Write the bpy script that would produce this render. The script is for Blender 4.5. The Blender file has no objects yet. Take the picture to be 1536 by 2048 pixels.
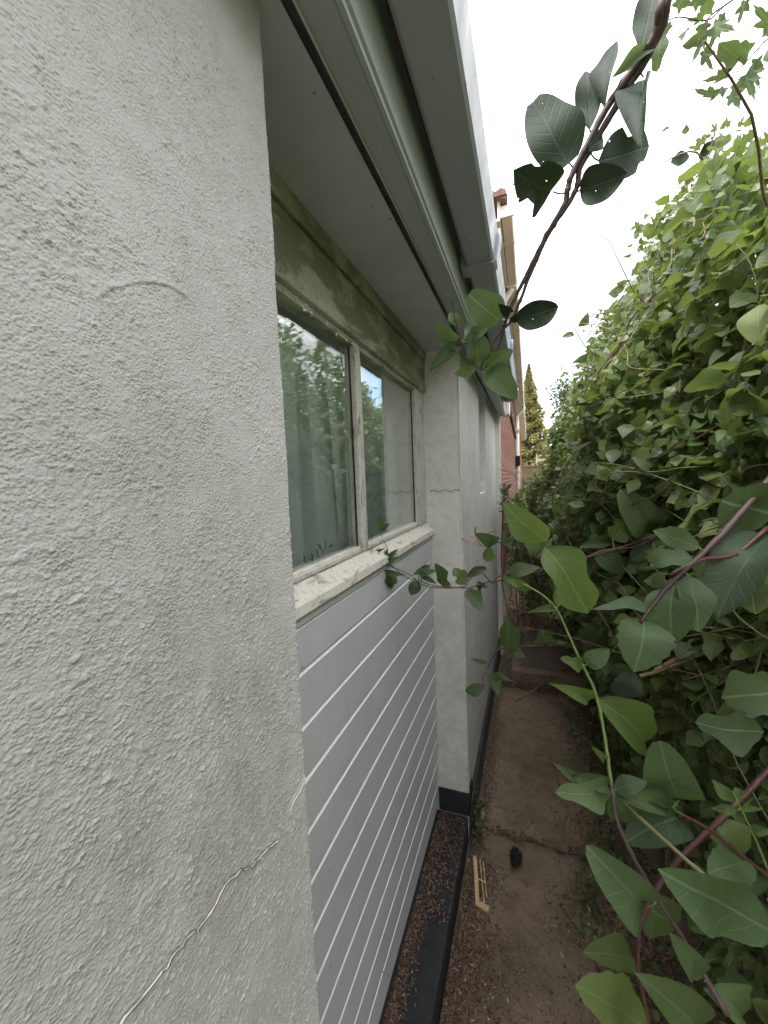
import bpy, math, random
import numpy as np
from mathutils import Vector, Matrix
random.seed(7); rng = np.random.default_rng(7)
S = bpy.context.scene; COL = S.collection; R_ = math.radians

# ------------------------------------------------------------------ camera
FPX = 769.0
ROT = np.array([[0.9360, 0.0083, 0.3519], [0.3501, 0.0896, -0.9324], [-0.0393, 0.9959, 0.0810]])
u_, s_, v_ = np.linalg.svd(ROT); ROT = u_ @ v_
def P(x, y, d):                      # a point seen at pixel (x, y), d metres in front of the lens
    return ROT @ np.array([(x-768)/FPX*d, -(y-1024)/FPX*d, -d])
cam = bpy.data.cameras.new('camera'); co = bpy.data.objects.new('camera', cam); COL.objects.link(co)
cam.sensor_fit = 'HORIZONTAL'; cam.sensor_width = 36; cam.lens = FPX/1536*36
cam.clip_start = 0.02; cam.clip_end = 1500
co.matrix_world = Matrix([list(ROT[0])+[0], list(ROT[1])+[0], list(ROT[2])+[0], [0, 0, 0, 1]])
S.camera = co
# ------------------------------------------------------------------ sky, sun, exposure
SUN_EL, SUN_AZ = R_(48), R_(215)     # azimuth from +Y clockwise: behind the camera, over the house
w = bpy.data.worlds.new('World'); S.world = w; w.use_nodes = True
nt = w.node_tree; nt.nodes.clear()
def nd(t, **k):
    n = nt.nodes.new(t)
    for a, b in k.items(): setattr(n, a, b)
    return n
out = nd('ShaderNodeOutputWorld'); bg = nd('ShaderNodeBackground'); sky = nd('ShaderNodeTexSky')
sky.sky_type = 'NISHITA'; sky.sun_disc = False; sky.sun_elevation = SUN_EL; sky.sun_rotation = SUN_AZ
tc = nd('ShaderNodeTexCoord'); mp = nd('ShaderNodeMapping'); mp.inputs['Scale'].default_value = (1, 1, 2.2)
mp.inputs['Location'].default_value = (0.3, 4.1, 3.4)
nz = nd('ShaderNodeTexNoise'); nz.inputs['Scale'].default_value = 2.3; nz.inputs['Detail'].default_value = 6
rp = nd('ShaderNodeMapRange'); rp.inputs['From Min'].default_value = .28; rp.inputs['From Max'].default_value = .46
nz2 = nd('ShaderNodeTexNoise'); nz2.inputs['Scale'].default_value = 4.5; nz2.inputs['Detail'].default_value = 5
rp2 = nd('ShaderNodeMapRange'); rp2.inputs['From Min'].default_value = .3; rp2.inputs['From Max'].default_value = .65
rp2.inputs['To Min'].default_value = 6.5; rp2.inputs['To Max'].default_value = 16.0
cc = nd('ShaderNodeVectorMath', operation='SCALE'); cc.inputs[0].default_value = (.995, .985, 1.01)
mx = nd('ShaderNodeMix', data_type='RGBA')
L = nt.links.new
L(tc.outputs['Generated'], mp.inputs['Vector']); L(mp.outputs[0], nz.inputs['Vector']); L(mp.outputs[0], nz2.inputs['Vector'])
L(nz.outputs['Fac'], rp.inputs['Value']); L(nz2.outputs['Fac'], rp2.inputs['Value'])
sep = nd('ShaderNodeSeparateXYZ'); L(tc.outputs['Generated'], sep.inputs[0])
cie = nd('ShaderNodeMapRange'); cie.inputs['From Min'].default_value = 0; cie.inputs['From Max'].default_value = 1; cie.inputs['To Min'].default_value = .27; cie.inputs['To Max'].default_value = 1.15
L(sep.outputs[2], cie.inputs['Value']); mlt = nd('ShaderNodeMath', operation='MULTIPLY'); L(rp2.outputs[0], mlt.inputs[0]); L(cie.outputs[0], mlt.inputs[1]); L(mlt.outputs[0], cc.inputs['Scale'])   # overcast sky: brighter overhead than at the horizon
L(rp.outputs[0], mx.inputs['Factor']); L(sky.outputs[0], mx.inputs['A']); L(cc.outputs[0], mx.inputs['B'])
L(mx.outputs['Result'], bg.inputs['Color']); L(bg.outputs[0], out.inputs['Surface'])
bg.inputs['Strength'].default_value = 0.10
sl = bpy.data.lights.new('sun', 'SUN'); so = bpy.data.objects.new('sun', sl); COL.objects.link(so)
sl.energy = 1.5; sl.angle = R_(14); sl.color = (1, .95, .86)
sd = Vector((math.sin(SUN_AZ)*math.cos(SUN_EL), math.cos(SUN_AZ)*math.cos(SUN_EL), math.sin(SUN_EL)))
so.rotation_euler = (-sd).to_track_quat('-Z', 'Y').to_euler()
vs = S.view_settings; vs.view_transform = 'Standard'; vs.look = 'None'; vs.exposure = 1.9; vs.gamma = 1; vs.use_curve_mapping = False

S.render.engine = 'CYCLES'; S.cycles.use_denoising = True; S.cycles.denoising_input_passes = 'RGB_ALBEDO_NORMAL'; S.cycles.denoising_prefilter = 'ACCURATE'; S.cycles.max_bounces = 10; S.cycles.diffuse_bounces = 6
# ------------------------------------------------------------------ helpers: materials
class NB:
    def __init__(s, name):
        s.m = bpy.data.materials.new(name); s.m.use_nodes = True; s.t = s.m.node_tree; s.t.nodes.clear()
        s.o = s.n('ShaderNodeOutputMaterial'); s.tc = s.n('ShaderNodeTexCoord')
    def n(s, t, ins=None, **k):
        n = s.t.nodes.new(t)
        for a, b in k.items(): setattr(n, a, b)
        for a, b in (ins or {}).items():
            if isinstance(b, bpy.types.NodeSocket): s.t.links.new(b, n.inputs[a])
            else: n.inputs[a].default_value = b
        return n
    def noise(s, scale, detail=4, rough=.55, vec=None, stretch=None, dist=0):
        v = vec or s.tc.outputs['Object']
        if stretch: v = s.n('ShaderNodeMapping', {'Vector': v, 'Scale': stretch}).outputs[0]
        return s.n('ShaderNodeTexNoise', {'Vector': v, 'Scale': scale, 'Detail': detail, 'Roughness': rough, 'Distortion': dist}).outputs['Fac']
    def vor(s, scale, feat='F1', vec=None):
        return s.n('ShaderNodeTexVoronoi', {'Vector': vec or s.tc.outputs['Object'], 'Scale': scale}, feature=feat)
    def mr(s, v, a, b, c=0., d=1.):
        return s.n('ShaderNodeMapRange', {'Value': v, 'From Min': a, 'From Max': b, 'To Min': c, 'To Max': d}).outputs[0]
    def mth(s, op, a, b=0.):
        return s.n('ShaderNodeMath', {0: a, 1: b}, operation=op).outputs[0]
    def mix(s, f, a, b, mode='MIX'):
        c = lambda q: q if isinstance(q, bpy.types.NodeSocket) else (*q, 1)
        n = s.n('ShaderNodeMix', {'Factor': f}, data_type='RGBA', blend_type=mode)
        for k, q in (('A', a), ('B', b)):
            i = [x for x in n.inputs if x.name == k and x.type == 'RGBA'][0]
            if isinstance(q, bpy.types.NodeSocket): s.t.links.new(q, i)
            else: i.default_value = (*q, 1)
        return [x for x in n.outputs if x.type == 'RGBA'][0]
    def bump(s, h, dist, strength=1., normal=None):
        d = {'Height': h, 'Distance': dist, 'Strength': strength}
        if normal: d['Normal'] = normal
        return s.n('ShaderNodeBump', d).outputs[0]
    def bsdf(s, col, rough=.6, normal=None, **k):
        d = {'Base Color': col if isinstance(col, bpy.types.NodeSocket) else (*col, 1), 'Roughness': rough}
        if normal: d['Normal'] = normal
        d.update(k)
        return s.n('ShaderNodeBsdfPrincipled', d)
    def done(s, sh):
        s.t.links.new(sh.outputs[0], s.o.inputs['Surface']); return s.m

def mat_render(name, base=(.60, .59, .56), relief=.0022, scale=240, streaks=False):
    b = NB(name); n1 = b.noise(3.5, 5); n2 = b.noise(30, 5, .65)
    c = b.mix(b.mr(n1, .35, .7), base, tuple(x*.86 for x in base))
    c = b.mix(b.mr(n2, .45, .8, 0, .5), c, (.40, .38, .33))
    sx = b.n('ShaderNodeSeparateXYZ', {'Vector': b.tc.outputs['Object']})
    y = b.mth('MULTIPLY', b.mth('SUBTRACT', sx.outputs[1], .24), 8.5)
    z = b.mth('MULTIPLY', b.mth('ADD', sx.outputs[2], .22), 3.6)
    r = b.mth('SQRT', b.mth('ADD', b.mth('MULTIPLY', y, y), b.mth('MULTIPLY', z, z)))
    st = b.mth('MULTIPLY', b.mr(r, 1.5, .2), b.mr(b.noise(17, 6, .7, stretch=(1, 1, .4)), .34, .66))
    st = b.mth('MULTIPLY', st, b.mr(b.noise(160, 4, .7), .3, .65, .25, 1))
    c = b.mix(b.mth('MULTIPLY', st, .85), c, (.225, .215, .175))
    if streaks:
        nx = b.mr(b.n('ShaderNodeSeparateXYZ', {'Vector': b.n('ShaderNodeNewGeometry').outputs['True Normal']}).outputs[0], .4, .6)   # the weather side only
        s1 = b.mth('MULTIPLY', b.mr(b.noise(26, 5, .7, stretch=(1, 1, .06)), .5, .72), b.mr(b.noise(2.5, 3), .35, .6))
        c = b.mix(b.mth('MULTIPLY', nx, b.mth('MULTIPLY', s1, .65)), c, (.20, .19, .165))
        lo = b.mr(sx.outputs[2], -.2, -1.5)
        c = b.mix(b.mth('MULTIPLY', lo, b.mr(b.noise(12, 5, .7), .4, .7, .1, .7)), c, (.30, .28, .235))
    v = b.vor(scale, 'SMOOTH_F1'); h = b.mth('MULTIPLY', b.mr(v.outputs['Distance'], 0, .6, 1, 0), b.mr(b.noise(60, 3), .3, .7, .3, 1.))
    nr = b.bump(h, relief, .8); nr = b.bump(b.noise(900, 3), .0006, .5, nr)
    return b.done(b.bsdf(c, .82, nr))
def mat_plastic(name, col, dirt=(.3, .3, .24), amt=.25, rough=.38, scale=5, stretch=(1, 1, 1)):
    b = NB(name)
    c = b.mix(b.mth('MULTIPLY', b.mr(b.noise(scale, 6, .65, stretch=stretch), .42, .75), amt), col, dirt)
    sp = b.vor(30); c = b.mix(b.mth('MULTIPLY', b.mr(sp.outputs['Distance'], .10, .05), b.mr(b.noise(9, 2), .50, .58)), c, (.07, .065, .05))
    c = b.mix(b.mth('MULTIPLY', b.n('ShaderNodeObjectInfo').outputs['Random'], .10), c, dirt)
    nr = b.bump(b.noise(14, 3, stretch=stretch), .0015, .3)
    return b.done(b.bsdf(c, b.mr(b.noise(20, 4), .3, .7, rough-.08, rough+.15), nr))
def mat_flaky(name, col, under, lo=.47, hi=.53, scale=11, stretch=(1, 1, 1), green=None, gamt=.5):
    b = NB(name); k = b.noise(scale, 9, .68, stretch=stretch, dist=.6); f = b.mr(k, lo, hi)
    c = b.mix(f, col, under)
    c = b.mix(b.mr(b.noise(70, 5, .7), .5, .75, 0, .55), c, tuple(x*.55 for x in under))
    if green: c = b.mix(b.mth('MULTIPLY', b.mr(b.noise(4, 5), .35, .65), gamt), c, green)
    nr = b.bump(f, .0012, .9); nr = b.bump(b.noise(240, 3), .0006, .5, nr)
    return b.done(b.bsdf(c, .72, nr))
def mat_simple(name, c1, c2, scale=20, rough=.7, relief=.001, rs=120, stretch=None):
    b = NB(name); c = b.mix(b.mr(b.noise(scale, 5, .6, stretch=stretch), .35, .68), c1, c2)
    return b.done(b.bsdf(c, rough, b.bump(b.noise(rs, 4, stretch=stretch), relief, .8)))
def mat_leaf(name, dark, mid, light, trans=.3, vein=.5, rough=.45, holes=False):
    b = NB(name)
    oi = b.n('ShaderNodeObjectInfo').outputs['Random']; at = b.n('ShaderNodeAttribute', attribute_name='rnd').outputs['Fac']
    r = b.mth('FRACT', b.mth('ADD', oi, at))
    c = b.mix(b.mr(r, 0, .55), dark, mid); c = b.mix(b.mr(r, .6, 1.), c, light)
    uv = b.n('ShaderNodeSeparateXYZ', {'Vector': b.tc.outputs['UV']})
    du = b.mth('ABSOLUTE', b.mth('SUBTRACT', uv.outputs[0], .5))
    midr = b.mr(du, .035, .012)
    side = b.mth('SINE', b.mth('MULTIPLY', b.mth('SUBTRACT', uv.outputs[1], b.mth('MULTIPLY', du, .55)), 44.))
    sv = b.mr(side, .86, .99)
    veins = b.mth('MAXIMUM', midr, b.mth('MULTIPLY', sv, .35))
    lightv = tuple(min(1, x*1.9+.03) for x in mid)
    wn = b.noise(60, 4, .6)
    c = b.mix(b.mr(wn, .35, .75, 0, .35), c, tuple(x*.6 for x in dark))
    c = b.mix(b.mth('MULTIPLY', veins, vein), c, lightv)
    bl = b.vor(48); c = b.mix(b.mth('MULTIPLY', b.mr(bl.outputs['Distance'], .13, .05), b.mr(b.noise(25, 2), .56, .62)), c, (.13, .10, .05))
    geo = b.n('ShaderNodeNewGeometry')
    c2 = b.mix(b.mth('MULTIPLY', geo.outputs['Backfacing'], .45), c, tuple(min(1, x*1.35+.02) for x in mid))
    h = b.mth('SUBTRACT', b.mr(wn, .2, .8, 0, .5), b.mth('MULTIPLY', veins, .8))
    nr = b.bump(h, .0012, .7)
    p = b.bsdf(c2, rough, nr); p.inputs['Specular IOR Level'].default_value = .42
    t = b.n('ShaderNodeBsdfTranslucent', {'Color': b.mix(.5, c, tuple(min(1, x*q) for x, q in zip(light, (1.7, 1.7, .7))))})
    ms = b.n('ShaderNodeMixShader', {0: trans, 1: p.outputs[0], 2: t.outputs[0]})
    if holes:      # insect holes eaten through the blade
        hv = b.vor(8.5); hm = b.mth('MULTIPLY', b.mth('LESS_THAN', hv.outputs['Distance'], .14), b.mth('GREATER_THAN', b.noise(3.3, 1), .61))
        ms = b.n('ShaderNodeMixShader', {0: hm, 1: ms.outputs[0], 2: b.n('ShaderNodeBsdfTransparent').outputs[0]})
    return b.done(ms)
M = {}
M['render'] = mat_render('roughcast_paint', (.53, .522, .512), relief=.0013, scale=560)
M['render_flat'] = mat_render('roughcast_paint_plain', (.53, .522, .512), relief=.004, scale=260)
M['render_wall'] = mat_render('smooth_render_paint', (.78, .775, .75), streaks=True)
M['reveal'] = mat_render('reveal_render_paint', (.62, .61, .56), relief=.0012, scale=300)
M['siding'] = mat_plastic('grey_white_cladding', (.60, .62, .65), amt=.28, rough=.36, scale=2.2)
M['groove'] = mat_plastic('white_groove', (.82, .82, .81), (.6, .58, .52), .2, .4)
M['gutter'] = mat_plastic('weathered_white_plastic', (.34, .365, .40), (.26, .29, .25), .5, .4, 3, (1, .25, 1))
M['fascia'] = mat_plastic('algae_green_fascia', (.42, .45, .445), (.27, .32, .235), .5, .5, 5, (1, .3, 1))
M['soffit'] = mat_plastic('soffit_board', (.56, .59, .63), (.24, .23, .18), .35, .6, 4)
M['strip'] = mat_simple('dark_gap_strip', (.045, .048, .06), (.08, .085, .10), 30, .45)
M['cill'] = mat_flaky('flaking_cill_paint', (.74, .71, .64), (.42, .36, .28), .56, .64, 42, (1, .3, 1))
M['frame'] = mat_flaky('peeling_frame_paint', (.62, .61, .55), (.26, .24, .18), .56, .64, 38, (1, 1, .3))
M['head'] = mat_flaky('mouldy_head_paint', (.50, .51, .40), (.25, .25, .18), .44, .53, 9, (1, .55, 1.4), (.27, .28, .14), .35)
M['bitumen'] = mat_simple('black_bitumen_paint', (.008, .010, .012), (.02, .022, .026), 14, .75, .002, 90)
M['brownplinth'] = mat_simple('dark_brown_plinth', (.035, .028, .022), (.075, .06, .047), 9, .8, .003, 60)
M['white_pvc'] = mat_plastic('white_pvc', (.78, .77, .74), (.45, .42, .35), .3, .35)
M['cream'] = mat_flaky('cream_weathered_plastic', (.55, .40, .23), (.28, .17, .09), .55, .68, 60)
M['beige_pvc'] = mat_plastic('aged_beige_pvc', (.80, .77, .72), (.5, .45, .4), .35, .4, 2)
M['mortar'] = mat_simple('mortar', (.66, .59, .53), (.50, .44, .39), 30)
M['white_paint'] = mat_simple('flaked_white_paint', (.78, .77, .74), (.66, .65, .62), 60)
def brick_mat():
    b = NB('red_brick'); oi = b.n('ShaderNodeObjectInfo').outputs['Random']; at = b.n('ShaderNodeAttribute', attribute_name='rnd').outputs['Fac']
    r = b.mth('FRACT', b.mth('ADD', oi, at)); c = b.mix(r, (.23, .092, .06), (.31, .14, .10))
    c = b.mix(b.mr(b.noise(40, 5), .4, .7, 0, .5), c, (.19, .065, .05))
    return b.done(b.bsdf(c, .85, b.bump(b.noise(120, 4), .003, .8)))
M['brick'] = brick_mat()
M['rooftile'] = mat_simple('brown_roof_tile', (.20, .10, .075), (.11, .065, .05), 14, .85, .004, 60)
def conc_mat():
    b = NB('dirty_concrete'); n1 = b.noise(4, 6, .65); n2 = b.noise(26, 6, .7)
    c = b.mix(b.mr(n1, .35, .68), (.26, .195, .13), (.135, .098, .065))
    c = b.mix(b.mr(n2, .5, .75, 0, .75), c, (.075, .056, .042))
    c = b.mix(b.mr(b.noise(2.3, 4), .5, .7, 0, .45), c, (.07, .075, .04))
    v = b.vor(95); c = b.mix(b.mth('MULTIPLY', b.mr(v.outputs['Distance'], .22, .1), b.mr(b.noise(33, 2), .5, .6)), c, (.34, .30, .25))
    v2 = b.vor(150); c = b.mix(b.mth('MULTIPLY', b.mr(v2.outputs['Distance'], .3, .15), b.mr(b.noise(21, 2), .45, .55)), c, (.035, .026, .02))
    nr = b.bump(b.noise(90, 6, .75), .004, .9); nr = b.bump(b.noise(12, 4), .008, .5, nr)
    return b.done(b.bsdf(c, .86, nr))
M['concrete'] = conc_mat()
M['cover'] = mat_simple('grimy_cover_concrete', (.14, .11, .09), (.085, .066, .053), 10, .85, .004, 90)
M['soil'] = mat_simple('dark_soil', (.065, .044, .03), (.13, .092, .06), 22, .95, .012, 60)
M['rough_grass'] = mat_simple('worn_grass_and_grit', (.12, .125, .07), (.19, .175, .13), 3, .95, .012, 60)
def chip_mat(name, cols):
    b = NB(name); at = b.n('ShaderNodeAttribute', attribute_name='rnd').outputs['Fac']
    rm = b.n('ShaderNodeValToRGB', {'Fac': at}); cr = rm.color_ramp
    while len(cr.elements) < len(cols): cr.elements.new(.5)
    for e, (p, c) in zip(cr.elements, cols): e.position = p; e.color = (*c, 1)
    return b.done(b.bsdf(rm.outputs['Color'], .85))
M['litter'] = chip_mat('leaf_litter_bits', [(0, (.04, .022, .016)), (.5, (.12, .066, .045)), (.8, (.21, .13, .085)), (.95, (.22, .16, .10)), (1, (.42, .37, .29))])
M['grit'] = chip_mat('pale_grit', [(0, (.10, .085, .065)), (.55, (.22, .19, .15)), (.9, (.42, .38, .33)), (1, (.66, .63, .58))])
M['straw'] = chip_mat('dry_stalks', [(0, (.13, .09, .06)), (.6, (.24, .17, .11)), (1, (.38, .30, .20))])
M['twig'] = mat_simple('tan_twig_bark', (.24, .175, .11), (.13, .09, .058), 60, .85, .001, 200)
M['darktwig'] = mat_simple('dark_twig_bark', (.05, .033, .027), (.09, .06, .045), 60, .8)
M['vine'] = mat_simple('purple_brown_vine', (.075, .042, .042), (.045, .03, .026), 40, .5)
M['redstem'] = mat_simple('red_stem', (.12, .042, .046), (.07, .032, .03), 25, .42)
M['limestem'] = mat_simple('green_stem', (.16, .22, .06), (.10, .14, .05), 12, .42)
M['olivestem'] = mat_simple('olive_stem', (.20, .19, .085), (.13, .11, .055), 14, .5)
M['leaf'] = mat_leaf('honeysuckle_leaf', (.052, .088, .042), (.082, .130, .056), (.115, .170, .066), .32, .5, .38)
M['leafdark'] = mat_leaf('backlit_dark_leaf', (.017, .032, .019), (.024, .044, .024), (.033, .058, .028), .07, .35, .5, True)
M['leaflime'] = mat_leaf('young_lime_leaf', (.085, .135, .035), (.105, .165, .045), (.14, .20, .06), .36)
M['leafvine'] = mat_leaf('lobed_pale_leaf', (.05, .085, .038), (.070, .112, .048), (.10, .14, .06), .36)
M['leafhedge'] = mat_leaf('hedge_leaf', (.050, .084, .034), (.100, .148, .052), (.165, .215, .072), .36, .4, .36)
M['leaffar'] = mat_leaf('far_tree_leaf', (.03, .055, .02), (.055, .09, .03), (.10, .14, .04), .3, .1)
M['leafcon'] = mat_leaf('yellow_conifer_spray', (.17, .18, .075), (.26, .255, .12), (.36, .34, .17), .3, 0)
M['needle'] = mat_leaf('conifer_spray', (.025, .05, .02), (.05, .085, .03), (.085, .13, .04), .25, 0)
M['euon'] = mat_leaf('small_grey_green_leaf', (.05, .075, .05), (.09, .12, .085), (.34, .37, .29), .25, .2)
M['fence'] = mat_simple('weathered_fence_board', (.25, .185, .125), (.15, .11, .075), 9, .85, .002, 60, (3, 3, .4))
M['fencepale'] = mat_simple('pale_fence_board', (.40, .31, .22), (.29, .22, .15), 9, .85, .002, 60, (3, 3, .4))
M['black'] = mat_simple('charred_black', (.006, .005, .004), (.018, .014, .011), 60, .9)
M['stone'] = mat_simple('tan_stone', (.30, .22, .14), (.18, .13, .085), 40, .85, .003, 90)
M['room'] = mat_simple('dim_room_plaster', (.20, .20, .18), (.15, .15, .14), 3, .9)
def curtain_mat():
    b = NB('grey_green_net'); c = b.mix(b.mr(b.noise(5, 3), .35, .65), (.84, .87, .84), (.68, .74, .71))
    c = b.mix(b.mr(b.vor(420).outputs['Distance'], .3, .5, 0, .25), c, (.16, .24, .23))
    p = b.bsdf(c, .9); t = b.n('ShaderNodeBsdfTranslucent', {'Color': c})
    return b.done(b.n('ShaderNodeMixShader', {0: .3, 1: p.outputs[0], 2: t.outputs[0]}))
M['curtain'] = curtain_mat()
M['lace'] = mat_simple('lace_motif', (.14, .19, .19), (.10, .14, .14), 40, .9)
def glass_mat():
    b = NB('window_glass'); ge = b.n('ShaderNodeNewGeometry'); ct = b.mth('ABSOLUTE', b.n('ShaderNodeVectorMath', {0: ge.outputs['Normal'], 1: ge.outputs['Incoming']}, operation='DOT_PRODUCT').outputs['Value'])
    f = b.mth('ADD', .043, b.mth('MULTIPLY', .957, b.mth('POWER', b.mth('SUBTRACT', 1., ct), 5.)))     # same reflection from either face of the pane
    f = b.mth('MINIMUM', b.mth('MULTIPLY', f, 2.8), .95)
    nr = b.bump(b.noise(3, 2), .004, .25)
    g = b.n('ShaderNodeBsdfGlossy', {'Color': (.93, .97, .95, 1), 'Roughness': .012, 'Normal': nr}); t = b.n('ShaderNodeBsdfTransparent', {'Color': (.955, .98, .97, 1)})
    gl = b.n('ShaderNodeMixShader', {0: f, 1: t.outputs[0], 2: g.outputs[0]})
    dirt = b.bsdf((.42, .45, .42), .8)
    return b.done(b.n('ShaderNodeMixShader', {0: b.mr(b.noise(9, 5, stretch=(1, 1, .4)), .4, .75, .01, .06), 1: gl.outputs[0], 2: dirt.outputs[0]}))
M['glass'] = glass_mat()

# ------------------------------------------------------------------ helpers: objects
def link(name, me, parent=None, kind=None, label=None):
    o = bpy.data.objects.new(name, me); COL.objects.link(o)
    if parent: o.parent = parent
    if kind: o['kind'] = kind
    if label: o['label'] = label
    return o
def thing(name, label, cat, loc=(0, 0, 0), group=None, me=None):
    o = bpy.data.objects.new(name, me); COL.objects.link(o); o.location = loc
    o['label'] = label; o['category'] = cat
    if group: o['group'] = group
    return o
def mesh(name, v, f, mat, smooth=False, uv=None, rnd=None):
    me = bpy.data.meshes.new(name); me.from_pydata([tuple(map(float, p)) for p in v], [], f)
    me.materials.append(mat)
    if smooth: me.polygons.foreach_set('use_smooth', [True]*len(me.polygons))
    if uv is not None:
        l = me.uv_layers.new(name='UVMap'); vi = np.empty(len(me.loops), np.int32); me.loops.foreach_get('vertex_index', vi)
        l.data.foreach_set('uv', np.asarray(uv, np.float32)[vi].ravel())
    if rnd is not None:
        a = me.attributes.new('rnd', 'FLOAT', 'POINT'); a.data.foreach_set('value', np.asarray(rnd, np.float32))
    me.update(); return me
class MB:
    def __init__(s): s.v = []; s.f = []
    def add(s, v, f):
        k = len(s.v); s.v += [tuple(map(float, p)) for p in v]; s.f += [tuple(i+k for i in q) for q in f]; return s
    def box(s, a, b, bev=0.):
        (x0, y0, z0), (x1, y1, z1) = a, b
        if bev:
            import bmesh
            bm = bmesh.new(); bmesh.ops.create_cube(bm, size=1)
            for q in bm.verts: q.co = Vector(((x0+x1)/2+q.co.x*(x1-x0), (y0+y1)/2+q.co.y*(y1-y0), (z0+z1)/2+q.co.z*(z1-z0)))
            bmesh.ops.bevel(bm, geom=bm.edges[:], offset=bev, segments=2, affect='EDGES', profile=.5)
            bm.verts.index_update(); s.add([q.co[:] for q in bm.verts], [tuple(q.index for q in f.verts) for f in bm.faces]); bm.free(); return s
        v = [(x0, y0, z0), (x1, y0, z0), (x1, y1, z0), (x0, y1, z0), (x0, y0, z1), (x1, y0, z1), (x1, y1, z1), (x0, y1, z1)]
        return s.add(v, [(0, 3, 2, 1), (4, 5, 6, 7), (0, 1, 5, 4), (1, 2, 6, 5), (2, 3, 7, 6), (3, 0, 4, 7)])
    def extr(s, prof, y0, y1, caps=True):        # (x, z) outline pulled along the house
        n = len(prof); v = [(x, y0, z) for x, z in prof]+[(x, y1, z) for x, z in prof]
        f = [(i, (i+1) % n, n+(i+1) % n, n+i) for i in range(n)]
        if caps: f += [tuple(range(n-1, -1, -1)), tuple(range(n, 2*n))]
        return s.add(v, f)
    def tube(s, pts, rad, n=6):
        pts = [np.asarray(p, float) for p in pts]
        if not hasattr(rad, '__len__'): rad = [rad]*len(pts)
        v = []; f = []; ref = np.array([.31, .17, .93]); prev = None
        for i, p in enumerate(pts):
            t = pts[min(i+1, len(pts)-1)]-pts[max(i-1, 0)]; t = t/(np.linalg.norm(t)+1e-9)
            if prev is None:
                a = np.cross(t, ref)
                if np.linalg.norm(a) < 1e-3: a = np.cross(t, [1, 0, 0])
            else: a = prev-t*prev.dot(t)
            a = a/(np.linalg.norm(a)+1e-9); prev = a; b = np.cross(t, a)
            for k in range(n):
                q = 2*math.pi*k/n; v.append(p+rad[i]*(math.cos(q)*a+math.sin(q)*b))
        for i in range(len(pts)-1):
            for k in range(n): f.append((i*n+k, i*n+(k+1) % n, (i+1)*n+(k+1) % n, (i+1)*n+k))
        f += [tuple(range(n-1, -1, -1)), tuple((len(pts)-1)*n+k for k in range(n))]
        return s.add(v, f)
    def mesh(s, name, mat, smooth=False): return mesh(name, s.v, s.f, mat, smooth)
    def part(s, name, mat, parent, smooth=False, kind=None, label=None): return link(name, s.mesh(name, mat, smooth), parent, kind, label)
def spline(pts, k=5):
    p = [np.asarray(q, float) for q in pts]; p = [2*p[0]-p[1]]+p+[2*p[-1]-p[-2]]; o = []
    for i in range(1, len(p)-2):
        for j in range(k):
            t = j/k; a, b, c, d = p[i-1:i+3]
            o.append(.5*((2*b)+(c-a)*t+(2*a-5*b+4*c-d)*t*t+(3*b-a-3*c+d)*t**3))
    o.append(p[-2]); return o
def lerp_r(r0, r1, n): return [r0+(r1-r0)*i/max(1, n-1) for i in range(n)]

# leaf shapes: unit length along +Y, unit width along X, face towards +Z
def leaf_mesh(name, mat, kind='ovate', seed=0, rows=14, curl=.12, fold=.10):
    r = random.Random(seed); v = []; uv = []; f = []
    ph = r.random()*6
    for i in range(rows+1):
        t = i/rows
        if kind == 'ovate': wd = math.sin(math.pi*t**.80)**.72
        elif kind == 'elliptic': wd = math.sin(math.pi*t)**.78
        elif kind == 'lance': wd = math.sin(math.pi*t**.8)**1.25
        elif kind == 'round': wd = math.sin(math.pi*min(1, t*.93+.035)**.8)**.55
        else: wd = math.sin(math.pi*t**.88)**.64
        wl = wr = wd*.5
        if kind == 'lobed':
            wl *= 1+.26*math.sin(t*9.5+ph)*(.4+t); wr *= 1+.26*math.sin(t*9.5+ph+1.3)*(.4+t)
        elif kind == 'serrate':
            sgn = 1 if i % 2 else -1; wl *= 1+.05*sgn; wr *= 1-.05*sgn
        elif kind == 'notched':
            if .45 < t < .66: wl *= .55
            if .7 < t < .8: wr *= .75
        else:
            wl *= 1+.05*math.sin(9*t+ph); wr *= 1+.05*math.sin(8*t+ph+2)
        z = curl*(-(t-.35)**2)*1.6+.02*math.sin(7*t+ph); mx = .03*math.sin(3*t+ph)*t
        ez = fold*wd*.5
        v += [(mx-wl, t, z+ez+.06*math.sin(9*t+ph)*wd), (mx, t, z), (mx+wr, t, z+ez+.06*math.sin(8*t+ph+1.5)*wd)]
        uv += [(.5-wd*.5, t), (.5, t), (.5+wd*.5, t)]
    for i in range(rows):
        a = i*3; b = a+3
        f += [(a, a+1, b+1, b), (a+1, a+2, b+2, b+1)]
    return mesh(name, v, f, mat, True, uv)
def palmate_mesh(name, mat, seed=0):
    r = random.Random(seed); pts = []; lob = [(-125, .42), (-62, .62), (0, .78), (62, .62), (125, .42)]
    for i, (a, l) in enumerate(lob):
        for da, k in ((-20, .62), (-10, .80), (-7, .76), (0, 1.), (7, .78), (11, .82), (20, .6)):
            q = R_(a+da); pts.append((math.sin(q)*l*k*r.uniform(.92, 1.08), .28+math.cos(q)*l*k*r.uniform(.92, 1.08)))
        if i < 4: q = R_(a+31); pts.append((math.sin(q)*.30, .28+math.cos(q)*.30))
    pts.append((0, .12)); c = (0, .30); v = [(c[0], c[1], 0)]+[(x, y, -.22*(x*x+(y-.3)**2)+.03*math.sin(9*x+seed)) for x, y in pts]
    n = len(pts); f = [(0, 1+(i+1) % n, 1+i) for i in range(n)]
    return mesh(name, v, f, mat, False, [(.5+p[0]*.5, p[1]) for p in v])
LEAF = {}
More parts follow.
